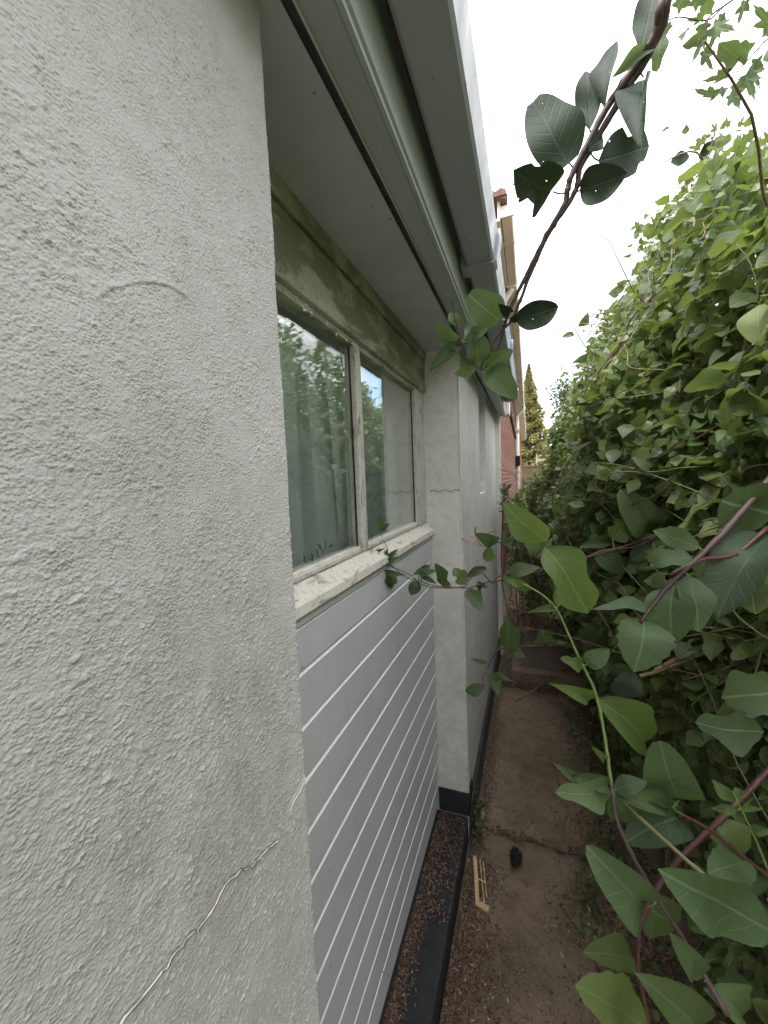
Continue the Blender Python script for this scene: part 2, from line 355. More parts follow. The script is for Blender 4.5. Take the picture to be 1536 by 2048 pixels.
for mk in ('leaf', 'leafdark', 'leaflime', 'leafvine', 'leafhedge', 'euon'):
    for kd in ('ovate', 'elliptic', 'lance', 'round', 'lobed', 'serrate', 'notched'):
        for sd_ in (0, 1): LEAF[mk, kd, sd_] = leaf_mesh('leaf_'+kd, M[mk], kd, sd_*17+len(kd), curl=(.14+.34*sd_)*(.5 if mk == 'leafdark' else 1), fold=.16+.26*sd_)
    for sd_ in (0, 1): LEAF[mk, 'palmate', sd_] = palmate_mesh('leaf_palmate', M[mk], sd_+3)
def place_leaf(parent, base, tip, width, me, roll=0., toward=None, name='leaf', pet=0):
    base = np.asarray(base, float); tip = np.asarray(tip, float); y = tip-base; ln = np.linalg.norm(y); y = y/ln
    v = toward if toward is not None else -base/np.linalg.norm(base)
    z = v-y*v.dot(y); z = z/(np.linalg.norm(z)+1e-9); x = np.cross(y, z)
    c, s = math.cos(roll), math.sin(roll); x, z = x*c+z*s, z*c-x*s
    wd = width
    m = Matrix([[x[0]*wd, y[0]*ln, z[0]*ln, base[0]], [x[1]*wd, y[1]*ln, z[1]*ln, base[1]], [x[2]*wd, y[2]*ln, z[2]*ln, base[2]], [0, 0, 0, 1]])
    o = link(name, me, parent)
    o.matrix_world = m if not parent else m
    if parent: o.matrix_basis = Matrix.Translation(-Vector(parent.location)) @ m
    return o

# joined clouds of leaves (one mesh, many leaves)
TEMPL = {
 'ovate': ([(0, 0, 0), (-.36, .28, .05), (0, .28, 0), (.36, .28, .05), (-.40, .55, .03), (0, .55, -.02), (.40, .55, .03), (0, 1, -.14)],),
 'lobed': ([(0, 0, 0), (-.42, .30, .07), (0, .3, 0), (.34, .24, .06), (-.30, .62, .0), (0, .6, -.03), (.46, .55, .02), (0, .95, -.18)],),
 'narrow': ([(0, 0, 0), (-.22, .25, .05), (0, .25, 0), (.22, .25, .05), (-.24, .55, .02), (0, .55, -.02), (.24, .55, .02), (0, 1, -.12)],),
}
TF = [(0, 2, 1), (0, 3, 2), (1, 2, 5, 4), (2, 3, 6, 5), (4, 5, 7), (5, 6, 7)]
def leaf_cloud(name, pos, ydir, nrm, size, mat, parent, kinds=('ovate', 'lobed'), kind='stuff', rnd=None, aspect=1.):
    n = len(pos); pos = np.asarray(pos); y = ydir/np.linalg.norm(ydir, axis=1)[:, None]
    z = nrm-y*(nrm*y).sum(1)[:, None]; z /= np.linalg.norm(z, axis=1)[:, None]+1e-9; x = np.cross(y, z)
    V = np.empty((n, 8, 3)); pick = rng.integers(0, len(kinds), n); UV = np.empty((n, 8, 2))
    for k, kd in enumerate(kinds):
        t = np.array(TEMPL[kd][0]); q = pick == k; s = size[q][:, None, None]
        V[q] = pos[q][:, None]+s*(t[None, :, 0:1]*x[q][:, None]*aspect+t[None, :, 1:2]*y[q][:, None]+t[None, :, 2:3]*z[q][:, None]*rng.uniform(.3, 1.8, (q.sum(), 1, 1)))
        UV[q] = np.stack([t[:, 0]+.5, t[:, 1]], 1)[None]
    me = bpy.data.meshes.new(name); me.vertices.add(n*8); me.vertices.foreach_set('co', V.astype(np.float32).ravel())
    flat = np.concatenate([np.array(q) for q in TF]); lens = np.array([len(q) for q in TF])
    li = (flat[None]+8*np.arange(n)[:, None]).ravel(); tot = np.tile(lens, n); st = np.concatenate([[0], np.cumsum(tot)[:-1]])
    me.loops.add(len(li)); me.loops.foreach_set('vertex_index', li.astype(np.int32)); me.polygons.add(len(tot))
    me.polygons.foreach_set('loop_start', st.astype(np.int32)); me.polygons.foreach_set('loop_total', tot.astype(np.int32))
    me.polygons.foreach_set('use_smooth', np.ones(len(tot), bool))
    me.update(calc_edges=True)
    l = me.uv_layers.new(name='UVMap'); l.data.foreach_set('uv', UV.reshape(-1, 2)[li].astype(np.float32).ravel())
    a = me.attributes.new('rnd', 'FLOAT', 'POINT'); rv = rng.random(n) if rnd is None else rnd
    a.data.foreach_set('value', np.repeat(rv, 8).astype(np.float32)); me.materials.append(mat); me.validate()
    return link(name, me, parent, kind)

G = -1.59                           # path level
# ================================================================== GROUND
gm = mesh('ground', [(-200, -200, -1.625), (200, -200, -1.625), (200, 300, -1.625), (-200, 300, -1.625)], [(0, 1, 2, 3)], M['rough_grass'])
link('ground', gm, None, 'structure')
path = bpy.data.objects.new('path', None); COL.objects.link(path); path['kind'] = 'structure'
def slab(x0, x1, y0, y1, z0, z1, mat, name, jag=.012, n=26):
    xs = np.linspace(x0, x1, n); ys = np.linspace(y0, y1, n); r = np.random.default_rng(int(abs(y0*100)))
    e0 = r.normal(0, jag, n); e1 = r.normal(0, jag, n); v = []; f = []
    for j, y in enumerate(ys):
        for i, x in enumerate(xs):
            t = j/(n-1); yy = y+e0[i]*max(0, 1-6*t)+e1[i]*max(0, 6*t-5)
            v.append((x, yy, z1+.004*math.sin(5*x+3*y)+r.normal(0, .0012)-(.006 if i in (0, n-1) or j in (0, n-1) else 0)))
    for j in range(n-1):
        for i in range(n-1): a = j*n+i; f.append((a, a+1, a+n+1, a+n))
    k = len(v); ring = [i for i in range(n)]+[j*n+n-1 for j in range(1, n)]+[(n-1)*n+i for i in range(n-2, -1, -1)]+[j*n for j in range(n-2, 0, -1)]
    v += [(v[i][0], v[i][1], z0) for i in ring]; m = len(ring)
    f += [(ring[(i+1) % m], ring[i], k+i, k+(i+1) % m) for i in range(m)]
    return link(name, mesh(name, v, f, mat, False), path)
slab(-.235, .62, -1.0, 1.655, -1.66, G, M['concrete'], 'paving_slab')
slab(-.215, .62, 1.672, 2.93, -1.66, G+.004, M['concrete'], 'paving_slab')
mb = MB(); mb.box((-.137, 2.99, -1.66), (.46, 3.93, -1.506), .006); mb.part('step_slab', M['concrete'], path)
fr = MB()
for a, b in (((-.137, 2.99, -1.505), (.46, 3.075, -1.492)), ((-.137, 3.80, -1.505), (.46, 3.93, -1.492)), ((-.137, 3.078, -1.505), (-.085, 3.797, -1.492)), ((.38, 3.078, -1.505), (.46, 3.797, -1.492))): fr.box(a, b, .003)
fr.part('cover_frame', M['concrete'], path)
MB().box((-.074, 3.088, -1.505), (.368, 3.787, -1.4955), .003).part('manhole_cover', M['cover'], path)
slab(-.22, 1.0, 3.99, 6.6, -1.66, -1.53, M['concrete'], 'paving_slab', .03)

# ================================================================== NEAR HOUSE
house = thing('rendered_house', 'white rendered single storey house with grey cladding below a recessed window', 'house', (-.26, 1.0, -1.59))
HP = Matrix.Translation(-Vector(house.location))
def hp(mb, name, mat, smooth=False, kind=None, label=None, parent=None):
    o = mb.part(name, M[mat] if isinstance(mat, str) else mat, parent or house, smooth, kind, label)
    if parent is None: o.matrix_basis = HP
    return o
# near pier with its real roughcast relief
DY = .0011; y = np.arange(.05, .3885, DY); z = np.arange(-.80, .56, DY); ny, nz_ = len(y), len(z)
H = np.zeros((nz_, ny))
def smooth_noise(cell, amp):
    a = rng.normal(0, 1, (int(nz_*DY/cell)+4, int(ny*DY/cell)+4)); zi = (z-z[0])/cell; yi = (y-y[0])/cell
    z0 = zi.astype(int); y0 = yi.astype(int); tz = (zi-z0)[:, None]; ty = (yi-y0)[None]; tz = tz*tz*(3-2*tz); ty = ty*ty*(3-2*ty)
    g = lambda i, j: a[np.ix_(z0+i, y0+j)]
    return amp*((g(0, 0)*(1-ty)+g(0, 1)*ty)*(1-tz)+(g(1, 0)*(1-ty)+g(1, 1)*ty)*tz)
H += smooth_noise(.09, .0008)+smooth_noise(.025, .00028)+smooth_noise(.009, .00007)
dens = smooth_noise(.05, 1.)
kk = np.arange(-4, 5); KX, KY = np.meshgrid(kk, kk)
for i in range(120000):
    r0 = rng.uniform(.5, .85)*(1 if rng.random() < .97 else 1.7); hgt = rng.gamma(1.5, .00021)
    cz, cy = rng.integers(5, nz_-5), rng.integers(5, ny-5)
    if dens[cz, cy] < rng.normal(.25 if z[cz] > -.05 else -.5, .9): continue
    hgt *= (1. if z[cz] > -.05 else 1.1); e = rng.uniform(.75, 1.3)
    H[cz-4:cz+5, cy-4:cy+5] += hgt*np.exp(-((KX/e)**2+(KY*e)**2)/(2*r0*r0))
# long shallow crack with a raised paint lip
def seg_d(pts):
    Y, Z = np.meshgrid(y, z); best = np.full(Y.shape, 9.); side = np.zeros(Y.shape)
    for (a, b) in zip(pts[:-1], pts[1:]):
        d = (b[0]-a[0], b[1]-a[1]); l2 = d[0]**2+d[1]**2
        t = np.clip(((Y-a[0])*d[0]+(Z-a[1])*d[1])/l2, 0, 1); dy = Y-a[0]-t*d[0]; dz = Z-a[1]-t*d[1]; q = np.hypot(dy, dz)
        m = q < best; best[m] = q[m]; side[m] = (d[0]*dz-d[1]*dy)[m]/math.sqrt(l2)
    return best, side
def onwall(x, yy):
    d = P(x, yy, 1); d = d*(-.26/d[0]); return (d[1], d[2])
cpts = [onwall(*p) for p in ((245, 2050), (285, 1995), (325, 1945), (365, 1895), (395, 1860), (430, 1815), (450, 1775), (475, 1750), (505, 1730), (530, 1705), (555, 1684))]
cpts = [(a+rng.normal(0, .0013), b+rng.normal(0, .0013)) for a, b in [q for q in spline([(a, b) for a, b in cpts], 4)]]
bd, sdn = seg_d(cpts)
H *= np.clip(bd/.006, .15, 1); H += np.where(sdn > 0, .0013, .0)*np.exp(-(bd/.0022)**2)-.0022*np.exp(-(bd/.0011)**2)
lip = cpts
c2 = [onwall(*p) for p in ((580, 1625), (590, 1600), (600, 1585), (612, 1556))]; bd2, sd2 = seg_d(spline([(a, b) for a, b in c2], 3))
H += np.where(sd2 > 0, .0020, .0)*np.exp(-(bd2/.0026)**2)-.0016*np.exp(-(bd2/.0012)**2)
c3 = [onwall(*p) for p in ((205, 592), (240, 574), (290, 565), (340, 572), (370, 590))]; bd3, sd3 = seg_d(spline([(a, b) for a, b in c3], 3))
H += np.where(sd3 > 0, .0010, .0)*np.exp(-(bd3/.004)**2)
X = -.262+H; edge = (y[-1]-y)[None, :]; X = X-.010*np.clip(1-edge/.009, 0, 1)**2
Yg = np.tile(y, (nz_, 1)); Yg[:, -1] += smooth_noise(.012, .0007)[:, -1]+H[:, -1]*.8; Yg[:, -2] += H[:, -2]*.4
V = np.stack([X, Yg, np.tile(z[:, None], (1, ny))], 2).reshape(-1, 3)
extra = V.reshape(nz_, ny, 3)[:, -1].copy(); extra[:, 0] = -.30; V = np.concatenate([V, extra])
i0 = (np.arange(nz_-1)[:, None]*ny+np.arange(ny-1)[None]).ravel(); Q = np.stack([i0, i0+1, i0+ny+1, i0+ny], 1)
e0 = np.arange(nz_-1)*ny+ny-1; x0_ = nz_*ny+np.arange(nz_-1); Q = np.concatenate([Q, np.stack([e0, x0_, x0_+1, e0+ny], 1)])
me = bpy.data.meshes.new('roughcast_face'); me.vertices.add(len(V)); me.vertices.foreach_set('co', V.astype(np.float32).ravel())
me.loops.add(Q.size); me.loops.foreach_set('vertex_index', Q.astype(np.int32).ravel()); me.polygons.add(len(Q))
me.polygons.foreach_set('loop_start', np.arange(0, Q.size, 4, dtype=np.int32)); me.polygons.foreach_set('loop_total', np.full(len(Q), 4, np.int32))
me.polygons.foreach_set('use_smooth', np.ones(len(Q), bool)); me.update(calc_edges=True); me.materials.append(M['render'])
o = link('roughcast_face', me, house); o.matrix_basis = HP
lp_ = [(-.2604, a, b) for a, b in lip]; hp(MB().tube(lp_, [abs(rng.normal(.0002, .00025))+.00012 for _ in lp_], 5).tube([(-.2606, a, b) for a, b in spline([(a, b) for a, b in c2], 3)], .0006, 5), 'flaking_paint_lip', 'white_paint', kind='stuff')
hp(MB().tube([(-.2602, a+.0009, b-.0010) for _, a, b in lp_], .00045, 4), 'crack', 'darktwig')
hp(MB().box((-.60, -1.0, -1.6), (-.272, .381, .555)), 'wall', 'render')
hp(MB().box((-.2725, -1.0, -1.42), (-.2605, .0485, .52)).box((-.2725, .0485, -1.42), (-.2625, .384, -.8005)), 'wall', 'render_flat')
# far pier and the long wall with its small recessed panel
def grid_wall(mb, y0, y1, z0, z1, x): mb.add([(x, y0, z0), (x, y1, z0), (x, y1, z1), (x, y0, z1)], [(0, 1, 2, 3)])
wl = MB(); YE = 3.47
wl.box((-.60, 1.605, -1.6), (-.262, 2.29, .545)); wl.box((-.60, 2.65, -1.6), (-.262, YE, .545)); wl.box((-.60, 2.29, -1.6), (-.262, 2.65, -.10)); wl.box((-.60, 2.29, -.10), (-.31, 2.65, .545))
hp(wl, 'wall', 'render_wall')
# fine uneven arris at the pier corner
arr = MB(); pts = [(-.2615+rng.normal(0, .0008), 1.606+rng.normal(0, .0008), q) for q in np.linspace(-1.395, .50, 120)]; arr.tube(pts, [.004+abs(rng.normal(0, .0012)) for _ in pts], 6); hp(arr, 'corner_bead', 'render_wall', True)
crk = MB(); crk.tube([(-.39+.13*t, 1.603, -.052+.006*math.sin(17*t)+rng.normal(0, .0018)) for t in np.linspace(0, 1, 16)], .0011, 4); hp(crk, 'crack', 'darktwig')
hp(MB().box((-.392, 1.598, -1.4975), (-.255, 1.70, -1.392), .003).box((-.258, 1.7005, -1.6), (-.250, YE, -1.437), .002), 'plinth', 'bitumen')
hp(MB().box((-.2505, 1.62, -1.6), (-.246, YE+.002, -1.436)), 'plinth_skirt', 'brownplinth')
hp(MB().box((-.60, -1.0, -1.62), (-.262, 1.5975, -1.4985), .004), 'ledge', 'bitumen')
# cladding boards
zz = [-.257, -.344]+[-.344-.1022*i for i in range(1, 12)]
SX = -.392
for i in range(len(zz)-1):
    z1, z0 = zz[i], max(zz[i+1], -1.4965)
    if z1-z0 < .02: break
    pr = [(SX-.014, z0+.0030), (SX-.013, z0+.0030), (SX, z0+.0036), (SX, z1-.0070), (SX-.0105, z1-.0012), (SX-.014, z1-.0012)]
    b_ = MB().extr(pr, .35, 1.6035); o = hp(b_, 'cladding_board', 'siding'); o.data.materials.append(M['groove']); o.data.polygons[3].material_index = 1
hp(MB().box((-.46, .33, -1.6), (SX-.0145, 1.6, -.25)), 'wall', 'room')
hp(MB().box((SX-.02, .35, -.2565), (SX+.0035, 1.6035, -.243), .001), 'trim', 'siding')
# window
win = MB().extr([(-.470, -.176), (-.424, -.180), (-.388, -.2125), (-.379, -.2155), (-.377, -.2335), (-.381, -.2385), (-.470, -.2385)], .34, 1.6045)
hp(win, 'window_cill', 'cill')
hp(MB().box((-.452, .34, .3583), (-.398, 1.6042, .384), .003), 'head_rail', 'head')
def ring(x0, x1, o, q):
    v = [(x, y_, z_) for x in (x0, x1) for (a, b, c, d) in (o, q) for y_, z_ in ((a, c), (b, c), (b, d), (a, d))]
    f = []
    for k in range(4):
        n = (k+1) % 4; f += [(8+k, 8+n, 12+n, 12+k), (k, 4+k, 4+n, n), (k, n, 8+n, 8+k), (4+k, 12+k, 12+n, 4+n)]
    return MB().add(v, f)
wroot = ring(-.452, -.411, (.34, 1.6042, -.1838, .358), (.40, 1.478, -.176, .352))
wroot = hp(wroot, 'window_frame', 'frame')
MB().box((-.452, .922, -.1757), (-.4105, .958, .3517), .003).part('mullion', M['frame'], wroot)
beads = MB()
for a, b in ((.4005, .9215), (.9585, 1.4775)):
    MB().box((-.445, a, .344), (-.412, b, .358), .002).part('glazing_bead', M['head'], wroot); MB().box((-.445, a, -.184), (-.418, b, -.170), .002).part('glazing_bead', M['cill'], wroot)
    hpp = MB().box((-.432, a, -.183), (-.426, b, .357)); o = hpp.part('pane', M['glass'], wroot)
for a, b in ((.4005, .408), (.914, .9215), (.9585, .963), (1.468, 1.4775)): MB().box((-.4255, a, -.17), (-.4245, b, .343)).part('gasket', M['black'], wroot)
fl = MB()
for i in range(26):
    yy = rng.uniform(.45, .93); a = rng.uniform(0, 3); c0 = np.array([-.408, yy, .346+rng.normal(0, .004)]); s0 = rng.uniform(.003, .008)
    fl.add([c0+s0*np.array([rng.normal(0, .3), math.cos(a+k*2.1), math.sin(a+k*2.1)*.7]) for k in range(3)], [(0, 1, 2)])
fl.part('paint_flake', M['white_pvc'], wroot, kind='stuff')
hp(MB().box((-.46, .34, .3843), (-.400, 1.6042, .484), .002), 'head_board', 'head')
hp(MB().box((-.46, .34, .4885), (-.392, 1.6042, .523), .004), 'head_moulding', 'head')
hp(MB().box((-.46, .34, .4842), (-.412, 1.6042, .4883)), 'wall', 'strip')
# eaves
hp(MB().box((-.60, -1, .523), (-.246, YE+.06, .545)), 'soffit', 'soffit')
hp(MB().box((-.246, -1, .530), (-.229, YE+.06, .556)), 'shadow_gap_strip', 'strip')  # dark shadow gap between soffit and fascia, drawn as a dark-coloured strip
rid = MB().extr([(-.229, .512), (-.188, .505), (-.183, .4985), (-.177, .4985), (-.176, .504), (-.172, .506), (-.172, .63), (-.19, .63), (-.19, .522), (-.229, .524)], -1, YE+.03)
hp(rid, 'fascia_board', 'fascia')
hp(MB().box((-.251, -1, .520), (-.246, YE+.06, .527)).box((-.2288, -1, .508), (-.2262, YE+.06, .513)), 'soffit_bead', 'soffit')
def gut(x0, z0, sc=1.):
    o = [(0, .072), (.004, .004), (.010, 0), (.077, 0), (.083, .006), (.094, .066), (.094, .074), (.089, .074)]
    i = [(.0885, .066), (.079, .008), (.074, .0035), (.012, .0035), (.008, .008), (.004, .072)]
    return [(x0+sc*a, z0+sc*b) for a, b in o+i]
GX, GZ = -.157, .571
gt = hp(MB().extr(gut(GX, GZ, .92), -1, 3.13), 'gutter', 'gutter')
def union(x0, z0, y, sc=1., w=.05, g=.006):
    return MB().extr([(x0-.012*sc, z0+.078*sc), (x0-.012*sc, z0-g), (x0+.082*sc, z0-g), (x0+.090*sc, z0+.002), (x0+.102*sc, z0+.066*sc), (x0+.102*sc, z0+.082*sc), (x0+.095*sc, z0+.082*sc), (x0+.0945*sc, z0+.0745*sc), (x0+.0835*sc, z0+.004), (x0+.078*sc, z0-.0005), (x0+.003, z0-.0005), (x0+.002, z0+.078*sc)], y, y+w)
for yy, ww in ((1.11, .052), (1.99, .045), (3.095, .045)):
    union(GX, GZ, yy, .92, ww).part('gutter_union', M['gutter'], gt, label=None)
hp(MB().box((GX, 3.141, GZ), (GX+.087, 3.152, GZ+.069), .003), 'gutter_stop_end', 'gutter')
hp(MB().add([(-.14, -1, .66), (-.14, YE+.1, .66), (-4, YE+.1, 1.5), (-4, -1, 1.5), (-.14, -1, .632), (-.14, YE+.1, .632), (-4, YE+.1, 1.47), (-4, -1, 1.47)], [(0, 1, 2, 3), (4, 7, 6, 5), (0, 4, 5, 1), (1, 5, 6, 2), (2, 6, 7, 3), (3, 7, 4, 0)]), 'roof', 'rooftile')
hp(MB().box((-.264, YE, -1.6), (-.223, YE+.06, .515), .003), 'corner_post', 'white_pvc')
# room behind the glass
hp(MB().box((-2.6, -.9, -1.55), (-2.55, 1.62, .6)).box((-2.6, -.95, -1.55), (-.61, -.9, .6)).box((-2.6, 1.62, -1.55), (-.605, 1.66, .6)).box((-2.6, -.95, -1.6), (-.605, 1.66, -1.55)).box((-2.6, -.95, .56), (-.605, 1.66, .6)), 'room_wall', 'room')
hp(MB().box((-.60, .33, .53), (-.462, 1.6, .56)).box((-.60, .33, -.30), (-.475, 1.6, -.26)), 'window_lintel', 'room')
# curtains
cu = thing('net_curtain', 'grey green net curtain hanging in folds behind the window glass', 'curtain', (-.50, .95, .5))
def curtain(y0, y1, pinch, name='curtain_panel'):
    v = []; f = []; nyy, nzz = 150, 26
    for j in range(nzz):
        t = j/(nzz-1); zq = .46-.68*t
        for i in range(nyy):
            s = i/(nyy-1); q = s+.03*math.sin(3*t+s*9)*t
            a = .006+.010*t
            xx = a*(math.sin(q*46)+.6*math.sin(q*23+1+2*t)+.4*math.sin(q*81+2))
            v.append((-.492+xx-(-.50), y0+(y1-y0)*q-.95, zq-.5))
    for j in range(nzz-1):
        for i in range(nyy-1): a = j*nyy+i; f.append((a, a+1, a+nyy+1, a+nyy))
    return link(name, mesh(name, v, f, M['curtain'], True), cu)
curtain(.36, 1.58, 0)
fd = MB()
for (ys, w0) in ((.60, .020), (.80, .012), (.905, .014), (1.0, .010), (1.03, .012)):
    v = []; f = []
    for j in range(14):
        t = j/13; wv = w0*(1.9-1.5*t)
        yy = ys+.035*(1-t)**2*math.sin(ys*20); zq = .42-.58*t
        v += [(.030, yy-wv-.95, zq-.5), (.043, yy-.95, zq-.5), (.030, yy+wv-.95, zq-.5)]
    for j in range(13): a = j*3; f += [(a, a+1, a+4, a+3), (a+1, a+2, a+5, a+4)]
    link('curtain_fold', mesh('curtain_fold', v, f, M['curtain'], True), cu)
lm = leaf_mesh('lace_leaf', M['lace'], 'elliptic', 3, 7, 0, 0)
def lace_y(px, py): d = P(px, py, 1); return d*(-.462/d[0])
for (bx, by, tx, ty, ww) in ((628, 1128, 622, 1105, 8), (640, 1118, 630, 1096, 7), (645, 1112, 652, 1082, 9), (648, 1100, 632, 1088, 8), (650, 1098, 646, 1072, 8), (656, 1100, 668, 1084, 7), (640, 1125, 662, 1112, 7), (655, 1122, 672, 1106, 8), (612, 1128, 606, 1108, 7)):
    b0, t0 = lace_y(bx, by), lace_y(tx, ty); place_leaf(cu, b0, t0, ww/FPX*.85, lm, toward=np.array([1., 0, 0]), name='embroidered_leaf')

# ================================================================== BRICK HOUSE BEYOND
bh = thing('brick_house', 'red brick house with high gutter and white downpipe beyond the white wall', 'house', (-.38, 14, -1.55))
HB = Matrix.Translation(-Vector(bh.location)); BX = -.385
def bp(mb, name, mat, smooth=False, kind=None, parent=None):
    o = mb.part(name, M[mat], parent or bh, smooth, kind)
    if parent is None: o.matrix_basis = HB
    return o
bp(MB().box((-6, 3.62, -1.6), (BX-.006, 25.5, 2.22)), 'wall', 'mortar')
cell = []
for c in range(50):
    zc = -1.58+.075*c; off = .1125 if c % 2 else 0
    for k in range(98):
        y0 = 3.63+off+.225*k
        if y0 > 25.2: break
        cell.append((y0, zc))
near = sorted([q for q in cell if -.75 < q[1] < 1.75 and q[0] > 5.5], key=lambda q: q[0])[:300]; ns = set(near)
bm1 = MB().box((-.06, 0, 0), (0, .213, .061), 0).mesh('brick', M['brick'])
for (y0, zc) in near:
    o = link('brick', bm1, bh); o.location = Vector((BX+rng.normal(0, .0012), y0, zc))-Vector(bh.location)
rb = MB(); rr = []
for (y0, zc) in cell:
    if (y0, zc) in ns: continue
    rb.box((BX-.06, y0, zc), (BX+rng.normal(0, .001), y0+.213, zc+.061)); rr += [rng.random()]*8
o = link('brick_courses', mesh('brick_courses', rb.v, rb.f, M['brick'], False, None, rr), bh, 'stuff'); o.matrix_basis = HB
HZ = 2.16; HX = -.197
bp(MB().box((-.45, 3.56, 2.13), (-.205, 25.5, 2.15)).box((-.225, 3.56, 2.1505), (-.200, 25.5, 2.32)), 'fascia_board', 'beige_pvc')
hg = bp(MB().extr(gut(HX, HZ, 1.1), 3.585, 25.4), 'gutter', 'beige_pvc')
for yy in (3.95, 4.75, 5.2, 6.3, 7.6, 9.1, 11, 13.3, 16, 19): union(HX, HZ, yy, 1.1, .05, .007).part('gutter_union', M['beige_pvc'], hg)
bp(MB().box((HX-.008, 3.565, HZ-.006), (HX+.108, 3.584, HZ+.085), .003), 'gutter_stop_end', 'beige_pvc')
oc = MB().box((HX-.03, 4.80, HZ-.03), (HX+.09, 4.90, HZ-.004), .004); oc.tube(spline([(HX+.04, 4.85, HZ-.02), (HX-.02, 4.86, HZ-.10), (BX+.10, 4.86, HZ-.20)], 4), .034, 10)
bp(oc, 'outlet_bend', 'beige_pvc', True)
DYp = 13.3
bp(MB().tube(spline([(-.12, DYp, 2.17), (-.14, DYp, 2.06), (-.25, DYp, 1.98), (-.32, DYp, 1.90), (-.325, DYp, 1.7)], 4), .06, 10).tube([(-.325, DYp, 1.75), (-.325, DYp, -1.5)], .062, 12).box((-.40, DYp-.09, 1.40), (-.25, DYp+.09, 1.5), .01).box((-.40, DYp-.09, .1), (-.25, DYp+.09, .2), .01), 'downpipe', 'white_pvc', True)
bp(MB().box((-.37, 12.98, .30), (-.24, 13.2, .62), .02), 'pipe_box', 'black')
bp(MB().box((-.385, 8.0, 1.2), (-.335, 8.35, 1.75), .004), 'vent_cover', 'white_pvc')
bp(MB().tube([(-.36, 8.4, 1.42), (-.36, 12.8, 1.15)], .03, 6), 'cable', 'darktwig')
rf = MB().add([(-.15, 3.5, 2.285), (-.15, 25.5, 2.285), (-5, 25.5, 4.9), (-5, 3.5, 4.9), (-.15, 3.5, 2.25), (-.15, 25.5, 2.25), (-5, 25.5, 4.85), (-5, 3.5, 4.85)], [(0, 1, 2, 3), (4, 7, 6, 5), (0, 4, 5, 1), (1, 5, 6, 2), (2, 6, 7, 3), (3, 7, 4, 0)])
rf = bp(rf, 'roof', 'rooftile')
vt = MB(); ang = np.linspace(0, math.pi, 9)
vt.add([(-.195+.052*math.cos(a), yq, 2.283+.056*math.sin(a)+.004*math.sin(9*a)) for yq in (3.49, 3.86) for a in ang], [(i, i+1, 10+i, 9+i) for i in range(8)]+[tuple(range(8, -1, -1)), tuple(range(9, 18))])
bp(vt, 'verge_tile', 'rooftile')
bp(MB().tube(spline([(-.15, 3.5, 2.27), (-.115, 3.49, 2.30), (-.095, 3.49, 2.325), (-.09, 3.49, 2.34), (-.098, 3.49, 2.335)], 4), .003, 5), 'wire_hook', 'darktwig')

# ================================================================== FENCES FAR DOWN THE PATH
def fence(lab, x0, x1, yy, z0, z1, mat, rails):
    t = thing('wooden_fence', lab, 'fence', ((x0+x1)/2, yy, -1.6), 'wooden fences beyond the path'); loc = Vector(t.location)
    n = int((x1-x0)/.115); bm_ = MB().box((0, 0, 0), (.110, .022, z1-z0), .004).mesh('board', mat)
    for i in range(n):
        o = link('board', bm_, t); o.location = Vector((x0+.115*i, yy+.012*(i % 2), z0+rng.normal(0, .006)))-loc
    for rz in rails: o = MB().box((x0, yy-.05, rz), (x1, yy-.002, rz+.075), .006).part('rail', mat, t); o.matrix_basis = Matrix.Translation(-loc)
    for px in np.arange(x0, x1+.1, 1.83): o = MB().box((px-.05, yy-.06, -1.6), (px+.05, yy+.05, z1+.06), .008).part('post', mat, t); o.matrix_basis = Matrix.Translation(-loc)
    return t
fence('weathered brown board fence crossing the far end of the path', -.5, 6.8, 26, -1.6, .62, M['fence'], (-.45, .50))
fence('paler taller fence panel standing behind the brown board fence', .55, 6.1, 29, -1.6, 1.36, M['fencepale'], (.9, 1.25))

# ================================================================== VEGETATION: generators
PZ = np.array([-1.58, -1.3, -.9, -.5, -.15, .2, .6, .85, .98, 1.07, 1.12]); PX = np.array([.50, .44, .36, .26, .215, .265, .375, .46, .54, .75, 1.15])
def front(yy, zz):
    x = np.interp(zz, PZ, PX)+.045*np.sin(9.1*yy+6*zz+1.7*np.sin(5*zz))*np.sin(8*zz-3.3*yy)+.03*np.sin(17*yy+2)*np.sin(15*zz+4*yy); mid = np.exp(-((zz+.38)/.30)**2)
    return x-mid*np.clip((yy-1.8)*.08, 0, .30)+np.clip(1.25-yy, 0, 1)*.22*np.exp(-((zz+.3)/.9)**2)+.05*np.sin(3.1*yy+2.2*zz)+.035*np.sin(7.3*yy-4.1*zz+1)
def ztop(yy): return 1.12-np.clip(yy-2.5+.25*np.sin(3*yy), 0, 9)*.58-np.clip(1.7-yy, 0, 1)*.80
def unit(a): return a/(np.linalg.norm(a, axis=-1, keepdims=True)+1e-9)
def orient(n, outd, up=.55, jit=.75):
    nr = unit(outd*.55+np.array([0, 0, up])+rng.normal(0, jit, (n, 3))*.75)
    yd = unit(outd*.55+np.array([0, 0, -.45])+rng.normal(0, .65, (n, 3))); return yd, nr
def project(p):
    c = p @ ROT; return 768+FPX*c[:, 0]/-c[:, 2], 1024-FPX*c[:, 1]/-c[:, 2], -c[:, 2]
